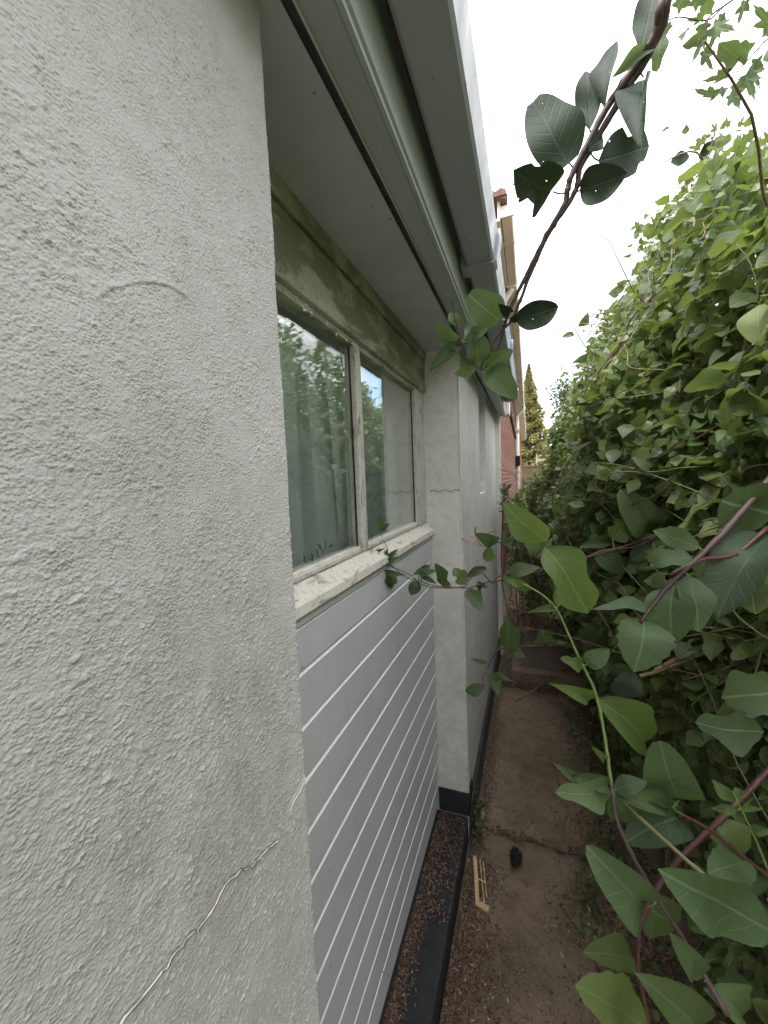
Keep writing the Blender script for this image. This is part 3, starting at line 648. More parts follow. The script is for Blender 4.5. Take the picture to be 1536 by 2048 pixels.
# ---------- the near tangled hedge
hedge = thing('tangled_hedge', 'dense overgrown hedge of green leaves filling the right side of the path', 'hedge', (.8, 2.2, -1.6))
HL = Matrix.Translation(-Vector(hedge.location))
N = 100000
yy = .62+3.75*rng.random(N)**1.1; zz = rng.uniform(-1.58, 1.12, N); depth = rng.exponential(.10, N); deep = rng.random(N) < .16
depth = np.where(deep, rng.uniform(.1, .6, N), depth)
keep = ~((zz < -.62) & (yy < 2.6) & (rng.random(N) < .76)) & ~((zz > .8) & (rng.random(N) < .35)) & (zz < ztop(yy)+.06*np.sin(11*yy)*np.sin(4*yy+1)); yy, zz, depth = yy[keep], zz[keep], depth[keep]
xx = front(yy, zz)+depth+rng.normal(0, .022, len(yy)); pos = np.stack([xx, yy, zz], 1)
px, py, dd = project(pos); ok = (np.linalg.norm(pos, axis=1) > .55); pos = pos[ok]; dd = dd[ok]; px = px[ok]; py = py[ok]; depth = depth[ok]
outd = np.tile(np.array([-.85, -.25, .3]), (len(pos), 1)); yd, nr = orient(len(pos), outd)
size = (.020+.036*rng.random(len(pos))**1.4)*np.where(pos[:, 2] > .35, .84, 1.); size *= np.where(pos[:, 2] > .8, .9, 1.)
vis = (px > 0) & (px < 1536) & (py > 0) & (py < 2048) & (depth < .10) & (dd > .3)
score = np.where(vis, size/dd, 0); big = np.argsort(-score)[:300]; mask = np.ones(len(pos), bool); mask[big] = False
o = leaf_cloud('foliage', pos[mask], yd[mask], nr[mask], size[mask], M['leafhedge'], hedge, ('ovate', 'lobed', 'ovate')); o.matrix_basis = HL
kinds = ['ovate', 'elliptic', 'lobed', 'serrate', 'round', 'notched']
for i in big:
    b0 = pos[i]; t0 = b0+yd[i]*size[i]*1.15
    place_leaf(hedge, b0, t0, size[i]*random.uniform(.6, .82), LEAF['leafhedge', random.choice(kinds), random.randint(0, 1)], toward=nr[i])
# dense shaded inside of the hedge
n3 = 12000; y3 = rng.uniform(.7, 4.2, n3); z3 = rng.uniform(-1.58, .45, n3); x3 = front(y3, z3)+rng.uniform(.32, .95, n3); p3 = np.stack([x3, y3, z3], 1)
yd3, nr3 = orient(n3, np.tile(np.array([-.9, -.3, .2]), (n3, 1)))
o = leaf_cloud('inner_foliage', p3, yd3, nr3, rng.uniform(.05, .09, n3), M['leafhedge'], hedge); o.matrix_basis = HL
# the same hedge carries on beside and behind the photographer
n2 = 5000; y2 = rng.uniform(-2.2, .62, n2); z2 = rng.uniform(-1.58, 1.2, n2); x2 = np.interp(z2, PZ, PX)+.32+rng.exponential(.12, n2); p2 = np.stack([x2, y2, z2], 1); yd2, nr2 = orient(n2, np.tile(np.array([-.9, 0, .3]), (n2, 1)))
o = leaf_cloud('foliage', p2, yd2, nr2, rng.uniform(.06, .10, n2), M['leafhedge'], hedge); o.matrix_basis = HL
# stems inside and along the hedge
st = MB(); ds = MB(); gs = MB()
for i in range(420):
    y0 = rng.uniform(.55, 4.2); x0 = np.interp(-1.5, PZ, PX)+rng.uniform(-.10, .5)+.05; p = np.array([x0, y0, -1.62]); pts = [p]
    hgt = min(rng.uniform(.5, 1.7), 1.45+ztop(y0)); k = rng.integers(4, 8); dr = np.array([rng.normal(0, .05), rng.normal(0, .06), 1.])
    for j in range(k): pts.append(pts[-1]+dr*hgt/k+np.array([rng.normal(0, .025), rng.normal(0, .03), 0]))
    (st if i % 3 else ds).tube(spline(pts, 2), lerp_r(rng.uniform(.0022, .006), .0015, 2*k+1), 4)
for i in range(330):
    y0 = rng.uniform(.7, 4.3); z0 = rng.uniform(-.9, 1.15)
    if z0 > ztop(y0)-.05: continue
    p = np.array([front(y0, z0)+rng.uniform(.0, .25), y0, z0]); pts = [p]; dr = unit(np.array([rng.normal(-.1, .4), rng.normal(0, .8), rng.normal(.2, .55)])); ln = rng.uniform(.15, .55)
    for j in range(4): q_ = pts[-1]+dr*ln/4+rng.normal(0, .02, 3); q_[2] = min(q_[2], ztop(q_[1])+.06); pts.append(q_)
    (gs if i % 3 == 0 else ds if i % 3 == 1 else st).tube(spline(pts, 2), lerp_r(rng.uniform(.0014, .003), .0009, 9), 4)
for i in range(160):
    y0 = rng.uniform(.7, 3); z0 = rng.uniform(-1.5, -.6); p = np.array([front(y0, z0)+rng.uniform(.02, .35), y0, z0]); dr = unit(rng.normal(0, 1, 3)); ln = rng.uniform(.06, .25)
    ds.tube(spline([p, p+dr*ln*.5+rng.normal(0, .01, 3), p+dr*ln], 2), .0012, 4)
os_ = MB()
for i in range(150):   # runners lying over the face of the hedge
    y0 = rng.uniform(.8, 3.6); z0 = rng.uniform(-.6, .95); ang = rng.normal(.9, .7); ln = rng.uniform(.2, .75); pts = []
    for j in range(6):
        yq = y0-ln*math.cos(ang)*j/5; zq = z0+ln*math.sin(ang)*j/5-.25*ln*(j/5)**2
        if zq > ztop(yq)-.02 or yq < .6: break
        pts.append(np.array([front(yq, zq)-.012-.02*math.sin(j*1.3+i)**2, yq, zq])+rng.normal(0, .008, 3))
    if len(pts) > 2: (os_ if i % 3 else gs if i % 2 else st).tube(spline(pts, 3), lerp_r(rng.uniform(.0014, .0026), .0009, 3*(len(pts)-1)+1), 4)
o = os_.part('runner_stem', M['olivestem'], hedge, True, 'stuff'); o.matrix_basis = HL
for m_, nm, mt in ((st, 'dry_stem', 'twig'), (ds, 'dark_twig', 'darktwig'), (gs, 'green_stem', 'redstem')):
    o = m_.part(nm, M[mt], hedge, True, 'stuff'); o.matrix_basis = HL
# ---------- loose sprays standing out of the hedge top against the sky
def spray(lab, pts, mat_leaf_, sizes, nleaf, cat='branch', name='hedge_spray', kinds=('ovate',), stem='darktwig', rad=.003, seed=0):
    r = random.Random(seed); t = thing(name, lab, cat, tuple(pts[0]), 'sprigs standing out along the hedge top'); loc = np.array(pts[0]); sp = spline(pts, 8)
    o = MB().tube([q-loc for q in sp], lerp_r(rad, rad*.4, len(sp)), 5).part('stem', M[stem], t, True)
    for i in range(nleaf):
        k = (i+.6)/nleaf*(len(sp)-2); a = int(k); q = sp[a]+(sp[a+1]-sp[a])*(k-a); tg = unit(sp[a+1]-sp[a]); sd = 1 if i % 2 else -1
        dr = unit(tg*.5+np.array([r.gauss(0, .35), r.gauss(0, .35), -.25+r.gauss(0, .3)])+sd*unit(np.cross(tg, -unit(q)))*.9); s = r.uniform(*sizes)
        b = q+dr*s*.22; MBp = MB().tube([q-loc, b-loc], .0009, 4).part('petiole', M[stem], t)
        place_leaf(t, b, b+dr*s, s*r.uniform(.5, .75), LEAF[mat_leaf_, r.choice(kinds), r.randint(0, 1)], r.gauss(0, .5))
    return t
VK = ('palmate', 'palmate', 'lobed')
spray('toothed pale green leafy branch across the top right corner of the sky', [P(1600, -70, 1.25), P(1465, 0, 1.2), P(1415, 40, 1.2), P(1350, 35, 1.15), P(1300, 70, 1.1)], 'leafvine', (.055, .085), 14, kinds=VK, seed=3)
spray('toothed branch hanging down just left of the top right corner', [P(1465, 0, 1.22), P(1418, 35, 1.2), P(1411, 70, 1.2), P(1395, 92, 1.2)], 'leafvine', (.05, .08), 5, kinds=VK, seed=4)
spray('pale lobed branch leaning in from the right edge below the top corner', [P(1640, 0, 1.3), P(1545, 70, 1.25), P(1505, 110, 1.25), P(1470, 150, 1.25), P(1440, 205, 1.25)], 'leafvine', (.06, .10), 16, kinds=VK, seed=5)
spray('bare curling tip of a twig against the white sky', [P(1480, 262, 1.6), P(1425, 270, 1.55), P(1392, 277, 1.5), P(1358, 270, 1.5), P(1345, 258, 1.5), P(1342, 242, 1.5)], 'leafvine', (.02, .035), 3, kinds=('lance',), rad=.0016, seed=6)
spray('dark hooked sprig of curled leaves above the hedge slope', [P(1440, 420, 1.6), P(1400, 388, 1.55), P(1382, 372, 1.5), P(1398, 345, 1.5), P(1388, 315, 1.5), P(1391, 303, 1.5)], 'leafdark', (.04, .07), 10, kinds=('lance', 'elliptic'), seed=7)
spray('small four leaved sprig poking out at the far lower hedge top', [P(1235, 745, 2.0), P(1205, 722, 1.9), P(1172, 694, 1.85), P(1155, 668, 1.8), P(1150, 655, 1.8)], 'leaf', (.055, .075), 6, kinds=('lance', 'elliptic'), rad=.0032, seed=8)
for i, (a, b, c, lab) in enumerate((((1330, 470), (1290, 440), (1262, 520), 'thin dark twig with tiny leaves left of the bare branches'), ((1300, 560), (1262, 560), (1250, 610), 'drooping leafy twig on the left flank of the hedge'), ((1400, 440), (1350, 430), (1310, 455), 'small leaved twig jutting left below the hooked sprig'), ((1290, 640), (1260, 620), (1235, 665), 'small leafy twig low on the hedge slope against the sky'), ((1500, 260), (1440, 265), (1405, 300), 'lobed twig arching over the highest part of the hedge'))):
    spray(lab, [P(*a, 2.2), P(*b, 2.1), P(*c, 2.05)], 'leafhedge', (.04, .075), 16, kinds=('palmate', 'ovate', 'lobed'), rad=.002, seed=20+i)
bt = thing('bare_branch', 'tangle of pale bare branches in the upper hedge gap', 'branch', tuple(P(1500, 480, 1.7)), ); bl = np.array(bt.location); m_ = MB()
for pts in (((1536, 440), (1480, 430), (1440, 450), (1410, 470)), ((1500, 500), (1470, 460), (1430, 450), (1400, 455)), ((1450, 530), (1440, 490), (1455, 450)), ((1490, 520), (1460, 500), (1420, 500), (1400, 540)), ((1530, 480), (1470, 520), (1430, 540))):
    sp = spline([P(x+rng.normal(0, 3), yv, 1.6+.03*i) for i, (x, yv) in enumerate(pts)], 5); m_.tube([q-bl for q in sp], lerp_r(.006, .002, len(sp)), 5)
m_.part('limb', M['twig'], bt, True)
# ---------- shrub closing the path, ivy further on
def blob_shrub(lab, cat, name, blobs, n, sizes, mat, kinds=('ovate', 'lobed'), group=None, trunk=None, hollow=.5, tm='darktwig', up=.6):
    c0 = np.mean([b[0] for b in blobs], 0); loc = (c0[0], c0[1], -1.6); t = thing(name, lab, cat, loc, group); off = np.array(loc)
    wts = np.array([b[1][0]*b[1][2] for b in blobs]); which = rng.choice(len(blobs), n, p=wts/wts.sum())
    d = unit(rng.normal(0, 1, (n, 3))); r = hollow+(1-hollow)*rng.random(n)**.6; r *= 1+.12*rng.normal(0, 1, n)
    cen = np.array([b[0] for b in blobs])[which]; rad = np.array([b[1] for b in blobs])[which]
    lump = 1+.16*np.sin(5*d[:, 0]+which)*np.sin(6*d[:, 2]+2*which)
    pos = cen+d*rad*(r*lump)[:, None]; pos[:, 2] = np.maximum(pos[:, 2], -1.6)
    yd, nr = orient(n, d, up); o = leaf_cloud('crown', pos-off, yd, nr, rng.uniform(*sizes, n), M[mat], t, kinds)
    tb = MB()
    for b in blobs[:6]:
        p0 = np.array([b[0][0]*.3+c0[0]*.7, b[0][1]*.3+c0[1]*.7, -1.62]); tb.tube([q-off for q in spline([p0, (p0+np.array(b[0]))/2+rng.normal(0, .05, 3), np.array(b[0])], 3)], lerp_r(trunk or .02, .006, 7), 6)
        for k in range(8):
            e = np.array(b[0])+unit(rng.normal(0, 1, 3))*np.array(b[1])*.95; tb.tube([np.array(b[0])-off, (np.array(b[0])+e)/2-off+rng.normal(0, .03, 3), e-off], lerp_r((trunk or .02)*.4, .003, 3), 4)
    tb.part('trunk', M[tm], t, True); return t
blob_shrub('low glossy shrub closing off the path beyond the step', 'shrub', 'low_shrub', [((.35, 6.3, -.75), (.75, .9, .75)), ((.05, 7.4, -.95), (.5, .9, .75)), ((.75, 5.6, -.5), (.7, .9, .8)), ((.9, 7.5, -.2), (.9, 1., .8))], 9000, (.045, .085), 'leafhedge')
blob_shrub('dark rounded bush behind the low shrub and before the fence', 'shrub', 'round_bush', [((1.45, 11, -.4), (.6, 1.2, .95)), ((2.1, 11, .1), (1.0, 1.4, 1.2)), ((.7, 13.5, -1.1), (.6, 1.2, .7))], 8000, (.06, .11), 'leafhedge')
blob_shrub('thin leafy tree with scattered leaves against the sky', 'tree', 'young_tree', [((1.0, 12.5, 2.2), (.38, .5, .95)), ((1.55, 12.2, 1.8), (.65, .7, 1.0)), ((1.0, 12.8, 1.2), (.55, .5, .7)), ((2.2, 12, 1.7), (.8, .9, 1.0))], 3200, (.05, .11), 'leaffar', trunk=.05, hollow=.1)
blob_shrub('bushy hedge tree rising behind the young tree', 'tree', 'hedge_tree', [((2.1, 9.2, .2), (.8, 1.3, 1.0)), ((3.0, 9.2, .5), (1.2, 1.4, 1.2)), ((1.45, 9.4, -.2), (.55, 1., .8))], 9000, (.055, .10), 'leafhedge', trunk=.05)
# small variegated shrub against the white wall
blob_shrub('small grey green shrub climbing the end of the white wall', 'shrub', 'wall_shrub', [((-.16, 3.25, -.22), (.06, .12, .12)), ((-.10, 3.35, -.42), (.09, .15, .16)), ((-.02, 3.5, -.62), (.13, .18, .2)), ((.05, 3.6, -.8), (.14, .2, .2)), ((-.17, 3.05, -.10), (.035, .06, .07)), ((.16, 3.9, -.75), (.2, .3, .3)), ((.05, 4.3, -.9), (.25, .3, .4))], 3400, (.022, .042), 'euon', ('narrow', 'ovate'), trunk=.0012, hollow=.05)
# conifers
def conifer(lab, name, x, y0, zt, rad, n, mat, sizes, zb=-1.6):
    t = thing(name, lab, 'tree', (x, y0, -1.6)); off = np.array((x, y0, -1.6)); h = rng.random(n)**.8; zz = zb+.3+(zt-zb-.3)*(1-h)
    zz = zb+.3+(zt-zb-.3)*rng.random(n)**1.15; fr_ = (zt-zz)/(zt-zb); R0 = rad*np.clip(fr_*1.15, .02, 1); a = rng.uniform(0, 2*math.pi, n)
    lay = 1+.26*np.sin(zz*7+2*np.sin(3*a))+.28*np.sin(5*a+zz*3); rr_ = R0*lay*(.45+.6*rng.random(n)**.5)
    d = np.stack([np.cos(a), np.sin(a), np.zeros(n)], 1); pos = np.stack([x+rr_*np.cos(a), y0+rr_*np.sin(a), zz-.15*rr_], 1)
    nr = unit(np.array([0, 0, 1.])+rng.normal(0, .45, (n, 3))+d*.3); yd = unit(d*1.+np.array([0, 0, .15])+rng.normal(0, .35, (n, 3)))
    leaf_cloud('crown', pos-off, yd, nr, rng.uniform(*sizes, n)*(.3+.7*np.clip(fr_*2, 0, 1)), M[mat], t, ('narrow',))
    tb = MB().tube([(0, 0, -.05), (0, 0, (zt+1.6)*.5), (0, 0, zt+1.55)], [rad*.12, rad*.08, .01], 8)
    for k in range(60):
        q = rng.uniform(.15, .95); zq = (zt+1.6)*q; aa = rng.uniform(0, 6.3); l = rad*min(1, (1-q)*1.25)**.75*.9; tb.tube([(0, 0, zq), (l*math.cos(aa), l*math.sin(aa), zq+.05)], [.02, .006], 4)
    tb.part('trunk', M['darktwig'], t, True); return t
conifer('tall yellow green conifer at the end behind the fence', 'tall_conifer', .1, 31, 8.1, 1.5, 22000, 'leafcon', (.16, .36))
conifer('feathery dark conifer on the right mirrored in the window panes', 'feathery_conifer', 3.3, 5.3, 3.4, 1.2, 20000, 'needle', (.06, .17))
blob_shrub('broad leafy bush right of the path mirrored in the window', 'shrub', 'broad_bush', [((2.3, 4.2, .1), (.8, .9, 1.0)), ((2.3, 6.2, .3), (.8, .9, 1.)), ((2.0, 7.8, .5), (.7, .9, 1.0))], 9000, (.06, .10), 'leafhedge', trunk=.04)

# ================================================================== FOREGROUND VINES
def vine(name, lab, cat, stems, leaves, d_of, flower=None):
    """stems: [(pixel points, r0, r1, material)], leaves: [(bx, by, tx, ty, width px, material, shape, roll)]"""
    p0 = P(*stems[0][0][0], d_of(*stems[0][0][0])); t = thing(name, lab, cat, tuple(p0)); off = np.array(t.location)
    nodes = []
    for pts, r0, r1, mt in stems:
        sp = spline([P(x, yv, d_of(x, yv)) for x, yv in pts], 6); sp = [q+rng.normal(0, .00025, 3) for q in sp]; nodes += sp
        rd = [a*(1+.06*math.sin(i*1.9)+(.25 if i % 12 == 0 and 0 < i < len(sp)-1 else 0)) for i, a in enumerate(lerp_r(r0, r1, len(sp)))]
        MB().tube([q-off for q in sp], rd, 8).part('stem', M[mt], t, True)
    nodes = np.array(nodes)
    for i, lf in enumerate(leaves):
        bx, by, tx, ty, wd, mt, sh = lf[:7]; roll = lf[7] if len(lf) > 7 else random.Random(i*7+int(bx)).gauss(0, .28)
        d0 = d_of(bx, by); d1 = d0*(1+random.Random(i*3+int(ty)).uniform(-.07, .05)); b0, t0 = P(bx, by, d0), P(tx, ty, d1)
        o = place_leaf(t, b0, t0, wd/FPX*d0*1.08, LEAF[mt, sh, i % 2], roll)
        nn = nodes[np.argmin(((nodes-b0)**2).sum(1))]; g = np.linalg.norm(nn-b0)
        if .003 < g < .14:
            m = (nn+b0)/2+np.array([0, 0, -.12*g]); ptm = 'limestem' if mt in ('leaflime', 'leaf') else 'vine'
            MB().tube([q-off for q in spline([nn, m, b0+(t0-b0)*.02], 3)], .0009*d0/.6+.0003, 5).part('petiole', M[ptm], t, True)
    return t
dk_, lf_, lm_, hd_ = 'leafdark', 'leaf', 'leaflime', 'leafhedge'
dA = lambda x, y: .52+.00033*max(0, y)
vine('honeysuckle_vine', 'thick twisted dark vine with big leaves arching across the white sky', 'vine', [
 ([(1352, -60), (1335, 0), (1325, 50), (1296, 112), (1258, 172), (1216, 240), (1184, 295), (1160, 335), (1155, 370), (1138, 405), (1108, 450), (1088, 485), (1073, 520), (1058, 555), (1040, 602), (1024, 640), (1003, 662), (974, 702), (961, 738)], .0062, .0019, 'vine'),
 ([(1346, -55), (1322, 10), (1314, 60), (1284, 110), (1248, 165), (1204, 232), (1170, 300), (1143, 350), (1135, 380), (1128, 410), (1093, 470), (1068, 520), (1048, 560), (1023, 612), (1008, 655), (1000, 688), (985, 718), (970, 735), (963, 742)], .0066, .0018, 'vine'),
 ([(961, 738), (945, 724), (926, 696), (914, 655), (908, 625), (904, 598)], .0014, .0007, 'redstem'),
], [
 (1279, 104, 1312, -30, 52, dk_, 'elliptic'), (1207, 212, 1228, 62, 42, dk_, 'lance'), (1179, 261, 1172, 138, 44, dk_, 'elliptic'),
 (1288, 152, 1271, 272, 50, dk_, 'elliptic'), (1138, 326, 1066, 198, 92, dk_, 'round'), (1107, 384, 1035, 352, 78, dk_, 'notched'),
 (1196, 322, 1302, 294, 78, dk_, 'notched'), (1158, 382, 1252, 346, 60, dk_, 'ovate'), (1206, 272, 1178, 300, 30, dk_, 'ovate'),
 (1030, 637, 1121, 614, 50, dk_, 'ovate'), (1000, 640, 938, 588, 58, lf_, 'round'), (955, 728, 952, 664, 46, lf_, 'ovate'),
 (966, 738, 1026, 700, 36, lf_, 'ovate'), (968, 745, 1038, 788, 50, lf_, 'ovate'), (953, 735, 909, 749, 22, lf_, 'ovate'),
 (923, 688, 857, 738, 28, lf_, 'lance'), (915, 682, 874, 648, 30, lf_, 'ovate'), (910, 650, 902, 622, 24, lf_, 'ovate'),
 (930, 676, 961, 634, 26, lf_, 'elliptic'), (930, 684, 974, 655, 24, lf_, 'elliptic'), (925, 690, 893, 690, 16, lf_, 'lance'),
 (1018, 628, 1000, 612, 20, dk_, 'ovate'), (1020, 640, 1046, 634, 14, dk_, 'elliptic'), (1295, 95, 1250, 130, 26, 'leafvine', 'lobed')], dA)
dB = lambda x, y: 1.12-.0004*max(0, x-900)
vine('honeysuckle_tendril', 'thin red tendril with small leaves reaching across the window cill', 'vine', [
 ([(1380, 1052), (1335, 1062), (1270, 1085), (1200, 1108), (1130, 1124), (1075, 1143), (1023, 1153), (1000, 1161), (980, 1163), (946, 1174), (930, 1176), (872, 1172), (841, 1163), (810, 1153), (781, 1130), (754, 1127), (729, 1106)], .0026, .0011, 'redstem'),
 ([(1330, 1060), (1275, 1092), (1205, 1102), (1132, 1130), (1060, 1140), (1000, 1152), (985, 1166), (965, 1146), (950, 1147), (936, 1164), (925, 1174), (880, 1176), (846, 1170), (820, 1150), (800, 1140), (770, 1130)], .0022, .0010, 'redstem'),
 ([(757, 1127), (775, 1105), (772, 1090), (763, 1076), (766, 1060)], .0010, .0006, 'limestem'), ([(752, 1127), (748, 1095), (738, 1062), (724, 1038)], .0009, .0004, 'limestem')], [
 (729, 1107, 698, 1084, 13, lf_, 'lance'), (732, 1102, 740, 1086, 8, lf_, 'lance'), (742, 1106, 768, 1098, 8, lf_, 'lance'), (759, 1125, 743, 1106, 13, lf_, 'ovate'),
 (762, 1124, 798, 1098, 13, lf_, 'lance'), (760, 1126, 793, 1118, 13, lf_, 'elliptic'), (740, 1128, 697, 1127, 17, lf_, 'ovate'), (764, 1140, 797, 1178, 24, lf_, 'ovate'),
 (768, 1142, 812, 1151, 11, lf_, 'lance'), (838, 1165, 820, 1189, 24, lf_, 'ovate'), (826, 1150, 863, 1131, 13, lf_, 'elliptic'), (838, 1151, 868, 1140, 13, lf_, 'ovate'),
 (891, 1173, 873, 1128, 24, lf_, 'elliptic'), (844, 1153, 868, 1163, 11, lf_, 'ovate'), (931, 1168, 908, 1136, 30, lf_, 'notched'), (933, 1155, 980, 1131, 17, lf_, 'ovate'),
 (935, 1177, 964, 1220, 28, lf_, 'ovate'), (957, 1166, 970, 1184, 20, lf_, 'round'), (900, 1172, 888, 1160, 12, lf_, 'ovate'), (765, 1062, 759, 1033, 13, lm_, 'ovate'), (766, 1062, 778, 1046, 11, lm_, 'ovate'),
 (772, 1100, 777, 1120, 8, lf_, 'lance'), (1010, 1150, 1078, 1132, 26, lf_, 'ovate'), (1015, 1150, 1035, 1160, 18, lf_, 'ovate'), (1190, 1105, 1256, 1146, 36, lf_, 'ovate'), (1312, 1056, 1248, 998, 62, lf_, 'round'),
 (1330, 1074, 1262, 1122, 48, lf_, 'lobed'), (1340, 1058, 1440, 1012, 30, lf_, 'elliptic'), (1160, 1094, 1260, 1070, 22, lf_, 'lance'), (1225, 1080, 1255, 1040, 44, lm_, 'lobed'), (1340, 1046, 1400, 1070, 26, lf_, 'ovate')], dB)
dC = lambda x, y: 1.02
fl_ = vine('flowering_shoot', 'honeysuckle shoot with a pink and cream flower head before the white pier', 'vine', [([(1100, 1126), (1075, 1116), (1040, 1099), (1010, 1088), (998, 1085), (980, 1090), (966, 1094)], .0016, .0010, 'redstem')], [
 (998, 1085, 955, 1071, 26, lf_, 'ovate'), (998, 1086, 1033, 1076, 17, lf_, 'elliptic'), (976, 1096, 978, 1128, 22, lf_, 'ovate'), (1072, 1110, 1050, 1066, 26, lf_, 'ovate'), (1078, 1110, 1105, 1076, 22, lf_, 'lance')], dC)
fo = np.array(fl_.location)
M['petalpink'] = mat_simple('pink_petal', (.60, .36, .36), (.42, .10, .15), 160, .5); M['petalred'] = mat_simple('red_petal', (.30, .04, .07), (.42, .12, .13), 120, .5); M['petalcream'] = mat_simple('cream_petal', (.72, .60, .36), (.68, .50, .33), 120, .5)
for pts, mt in ((((966, 1094), (948, 1083), (935, 1082), (923, 1077)), 'petalpink'), (((966, 1094), (956, 1082), (951, 1070), (951, 1054)), 'petalred'), (((966, 1094), (954, 1088), (946, 1078), (943, 1070)), 'petalcream'), (((966, 1094), (956, 1091), (948, 1086), (944, 1083)), 'petalcream'), (((968, 1094), (962, 1084), (957, 1077), (953, 1075)), 'petalcream'), (((970, 1088), (975, 1078), (978, 1068), (984, 1060)), 'petalpink')):
    sp = spline([P(x, y_, 1.02-.012*i) for i, (x, y_) in enumerate(pts)], 4); MB().tube([q-fo for q in sp], [.0010+.0018*(i/len(sp))**2 for i in range(len(sp))], 7).part('petal', M[mt], fl_, True)
dD = lambda x, y: .66-.00026*max(0, y-1150)
vine('honeysuckle_shoot', 'young green shoot curving up from the bottom right to a lime tip', 'vine', [
 ([(1455, 2030), (1410, 1952), (1350, 1852), (1300, 1772), (1260, 1702), (1232, 1632), (1223, 1572)], .0032, .0026, 'vine'),
 ([(1223, 1572), (1212, 1490), (1200, 1420), (1185, 1370), (1165, 1330), (1140, 1275), (1115, 1222), (1085, 1190), (1050, 1170), (1036, 1166)], .0026, .0013, 'limestem')], [
 (1048, 1171, 1013, 1160, 14, lm_, 'ovate'), (1062, 1178, 1032, 1162, 20, lm_, 'elliptic'), (1116, 1214, 1121, 1166, 24, lm_, 'elliptic'), (1112, 1217, 1062, 1222, 14, lm_, 'lance'),
 (1170, 1333, 1126, 1318, 24, lm_, 'lobed'), (1172, 1330, 1216, 1300, 34, lf_, 'ovate'), (1196, 1396, 1108, 1372, 26, lm_, 'lance'), (1202, 1400, 1336, 1506, 78, lm_, 'ovate', .2),
 (1226, 1584, 1122, 1588, 46, lf_, 'lobed'), (1222, 1572, 1150, 1556, 28, lf_, 'ovate'), (1228, 1580, 1292, 1562, 32, lf_, 'ovate'), (1228, 1590, 1362, 1622, 34, lf_, 'elliptic'),
 (1230, 1592, 1264, 1656, 50, lf_, 'ovate'), (1298, 1815, 1202, 1736, 84, lf_, 'round'), (1410, 1962, 1350, 1878, 44, lf_, 'ovate'), (1425, 1985, 1536, 2062, 74, lf_, 'ovate'),
 (1216, 1520, 1190, 1500, 14, lm_, 'ovate'), (1150, 1556, 1120, 1535, 18, lf_, 'ovate')], dD)
dE = lambda x, y: .56
vine('red_honeysuckle_stem', 'smooth reddish stem with broad lobed leaves near the right edge', 'vine', [([(1560, 1770), (1536, 1752), (1480, 1708), (1420, 1660), (1362, 1628)], .0030, .0022, 'redstem'), ([(1362, 1628), (1335, 1608), (1300, 1590)], .0018, .0010, 'limestem')], [
 (1358, 1602, 1322, 1498, 84, lf_, 'round'), (1360, 1632, 1270, 1672, 70, lf_, 'round'), (1352, 1604, 1268, 1580, 36, lf_, 'lance'), (1536, 1800, 1400, 1792, 74, lf_, 'ovate'), (1500, 1722, 1420, 1740, 60, lf_, 'serrate')], dE)
dF = lambda x, y: .50
vine('lime_sprig', 'small bright lime sprig standing up at the lower right edge', 'vine', [([(1536, 1740), (1512, 1682), (1490, 1635), (1472, 1598), (1465, 1582)], .0016, .0009, 'limestem')], [
 (1471, 1606, 1422, 1558, 24, lm_, 'lance'), (1474, 1604, 1490, 1574, 16, lm_, 'elliptic'), (1477, 1620, 1418, 1617, 17, lm_, 'lance'), (1480, 1622, 1514, 1602, 18, lm_, 'elliptic'), (1495, 1646, 1460, 1622, 15, lm_, 'elliptic'), (1500, 1655, 1536, 1665, 18, lm_, 'elliptic')], dF)
dG = lambda x, y: .55-.00035*max(0, x-1240)
vine('olive_stem', 'straight olive stem slanting close to the camera at lower right', 'vine', [([(1600, 1905), (1536, 1856), (1430, 1768), (1330, 1682), (1245, 1600), (1227, 1586)], .0036, .0022, 'olivestem')], [
 (1545, 1862, 1336, 1752, 104, lf_, 'elliptic', .3), (1410, 2070, 1318, 1982, 84, hd_, 'ovate'), (1300, 2060, 1168, 1972, 90, hd_, 'serrate')], dG)
dHh = lambda x, y: .60
vine('purple_stem', 'purple vine stem looping down to the bottom edge', 'vine', [([(1560, 1515), (1536, 1542), (1440, 1640), (1350, 1728), (1302, 1798), (1281, 1850), (1275, 1920), (1288, 2000), (1300, 2060)], .0042, .0032, 'redstem')], [
 (1275, 1920, 1180, 1900, 50, hd_, 'ovate'), (1440, 1640, 1500, 1720, 60, hd_, 'ovate'), (1290, 1810, 1360, 1860, 80, hd_, 'round')], dHh)
dI = lambda x, y: .53
vine('dark_honeysuckle_branch', 'dark brown branch with large drooping dark leaves at the right edge', 'branch', [([(1590, 900), (1536, 962), (1452, 1060), (1400, 1112), (1340, 1168), (1310, 1205), (1280, 1245)], .0050, .0022, 'vine'), ([(1536, 1055), (1470, 1108), (1400, 1120), (1340, 1150)], .0032, .0024, 'redstem')], [
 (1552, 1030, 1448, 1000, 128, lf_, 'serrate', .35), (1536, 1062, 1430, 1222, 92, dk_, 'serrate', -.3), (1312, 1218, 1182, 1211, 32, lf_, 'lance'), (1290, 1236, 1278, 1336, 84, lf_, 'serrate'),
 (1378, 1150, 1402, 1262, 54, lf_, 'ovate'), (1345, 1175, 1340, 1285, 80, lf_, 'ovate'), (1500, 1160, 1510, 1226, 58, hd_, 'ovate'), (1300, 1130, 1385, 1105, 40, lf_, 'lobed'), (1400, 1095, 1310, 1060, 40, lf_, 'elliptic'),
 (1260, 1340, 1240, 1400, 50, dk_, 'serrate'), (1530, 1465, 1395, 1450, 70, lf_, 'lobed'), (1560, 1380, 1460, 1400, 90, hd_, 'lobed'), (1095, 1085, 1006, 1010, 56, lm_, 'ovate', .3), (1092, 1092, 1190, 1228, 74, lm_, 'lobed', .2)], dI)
dJ = lambda x, y: 1.3
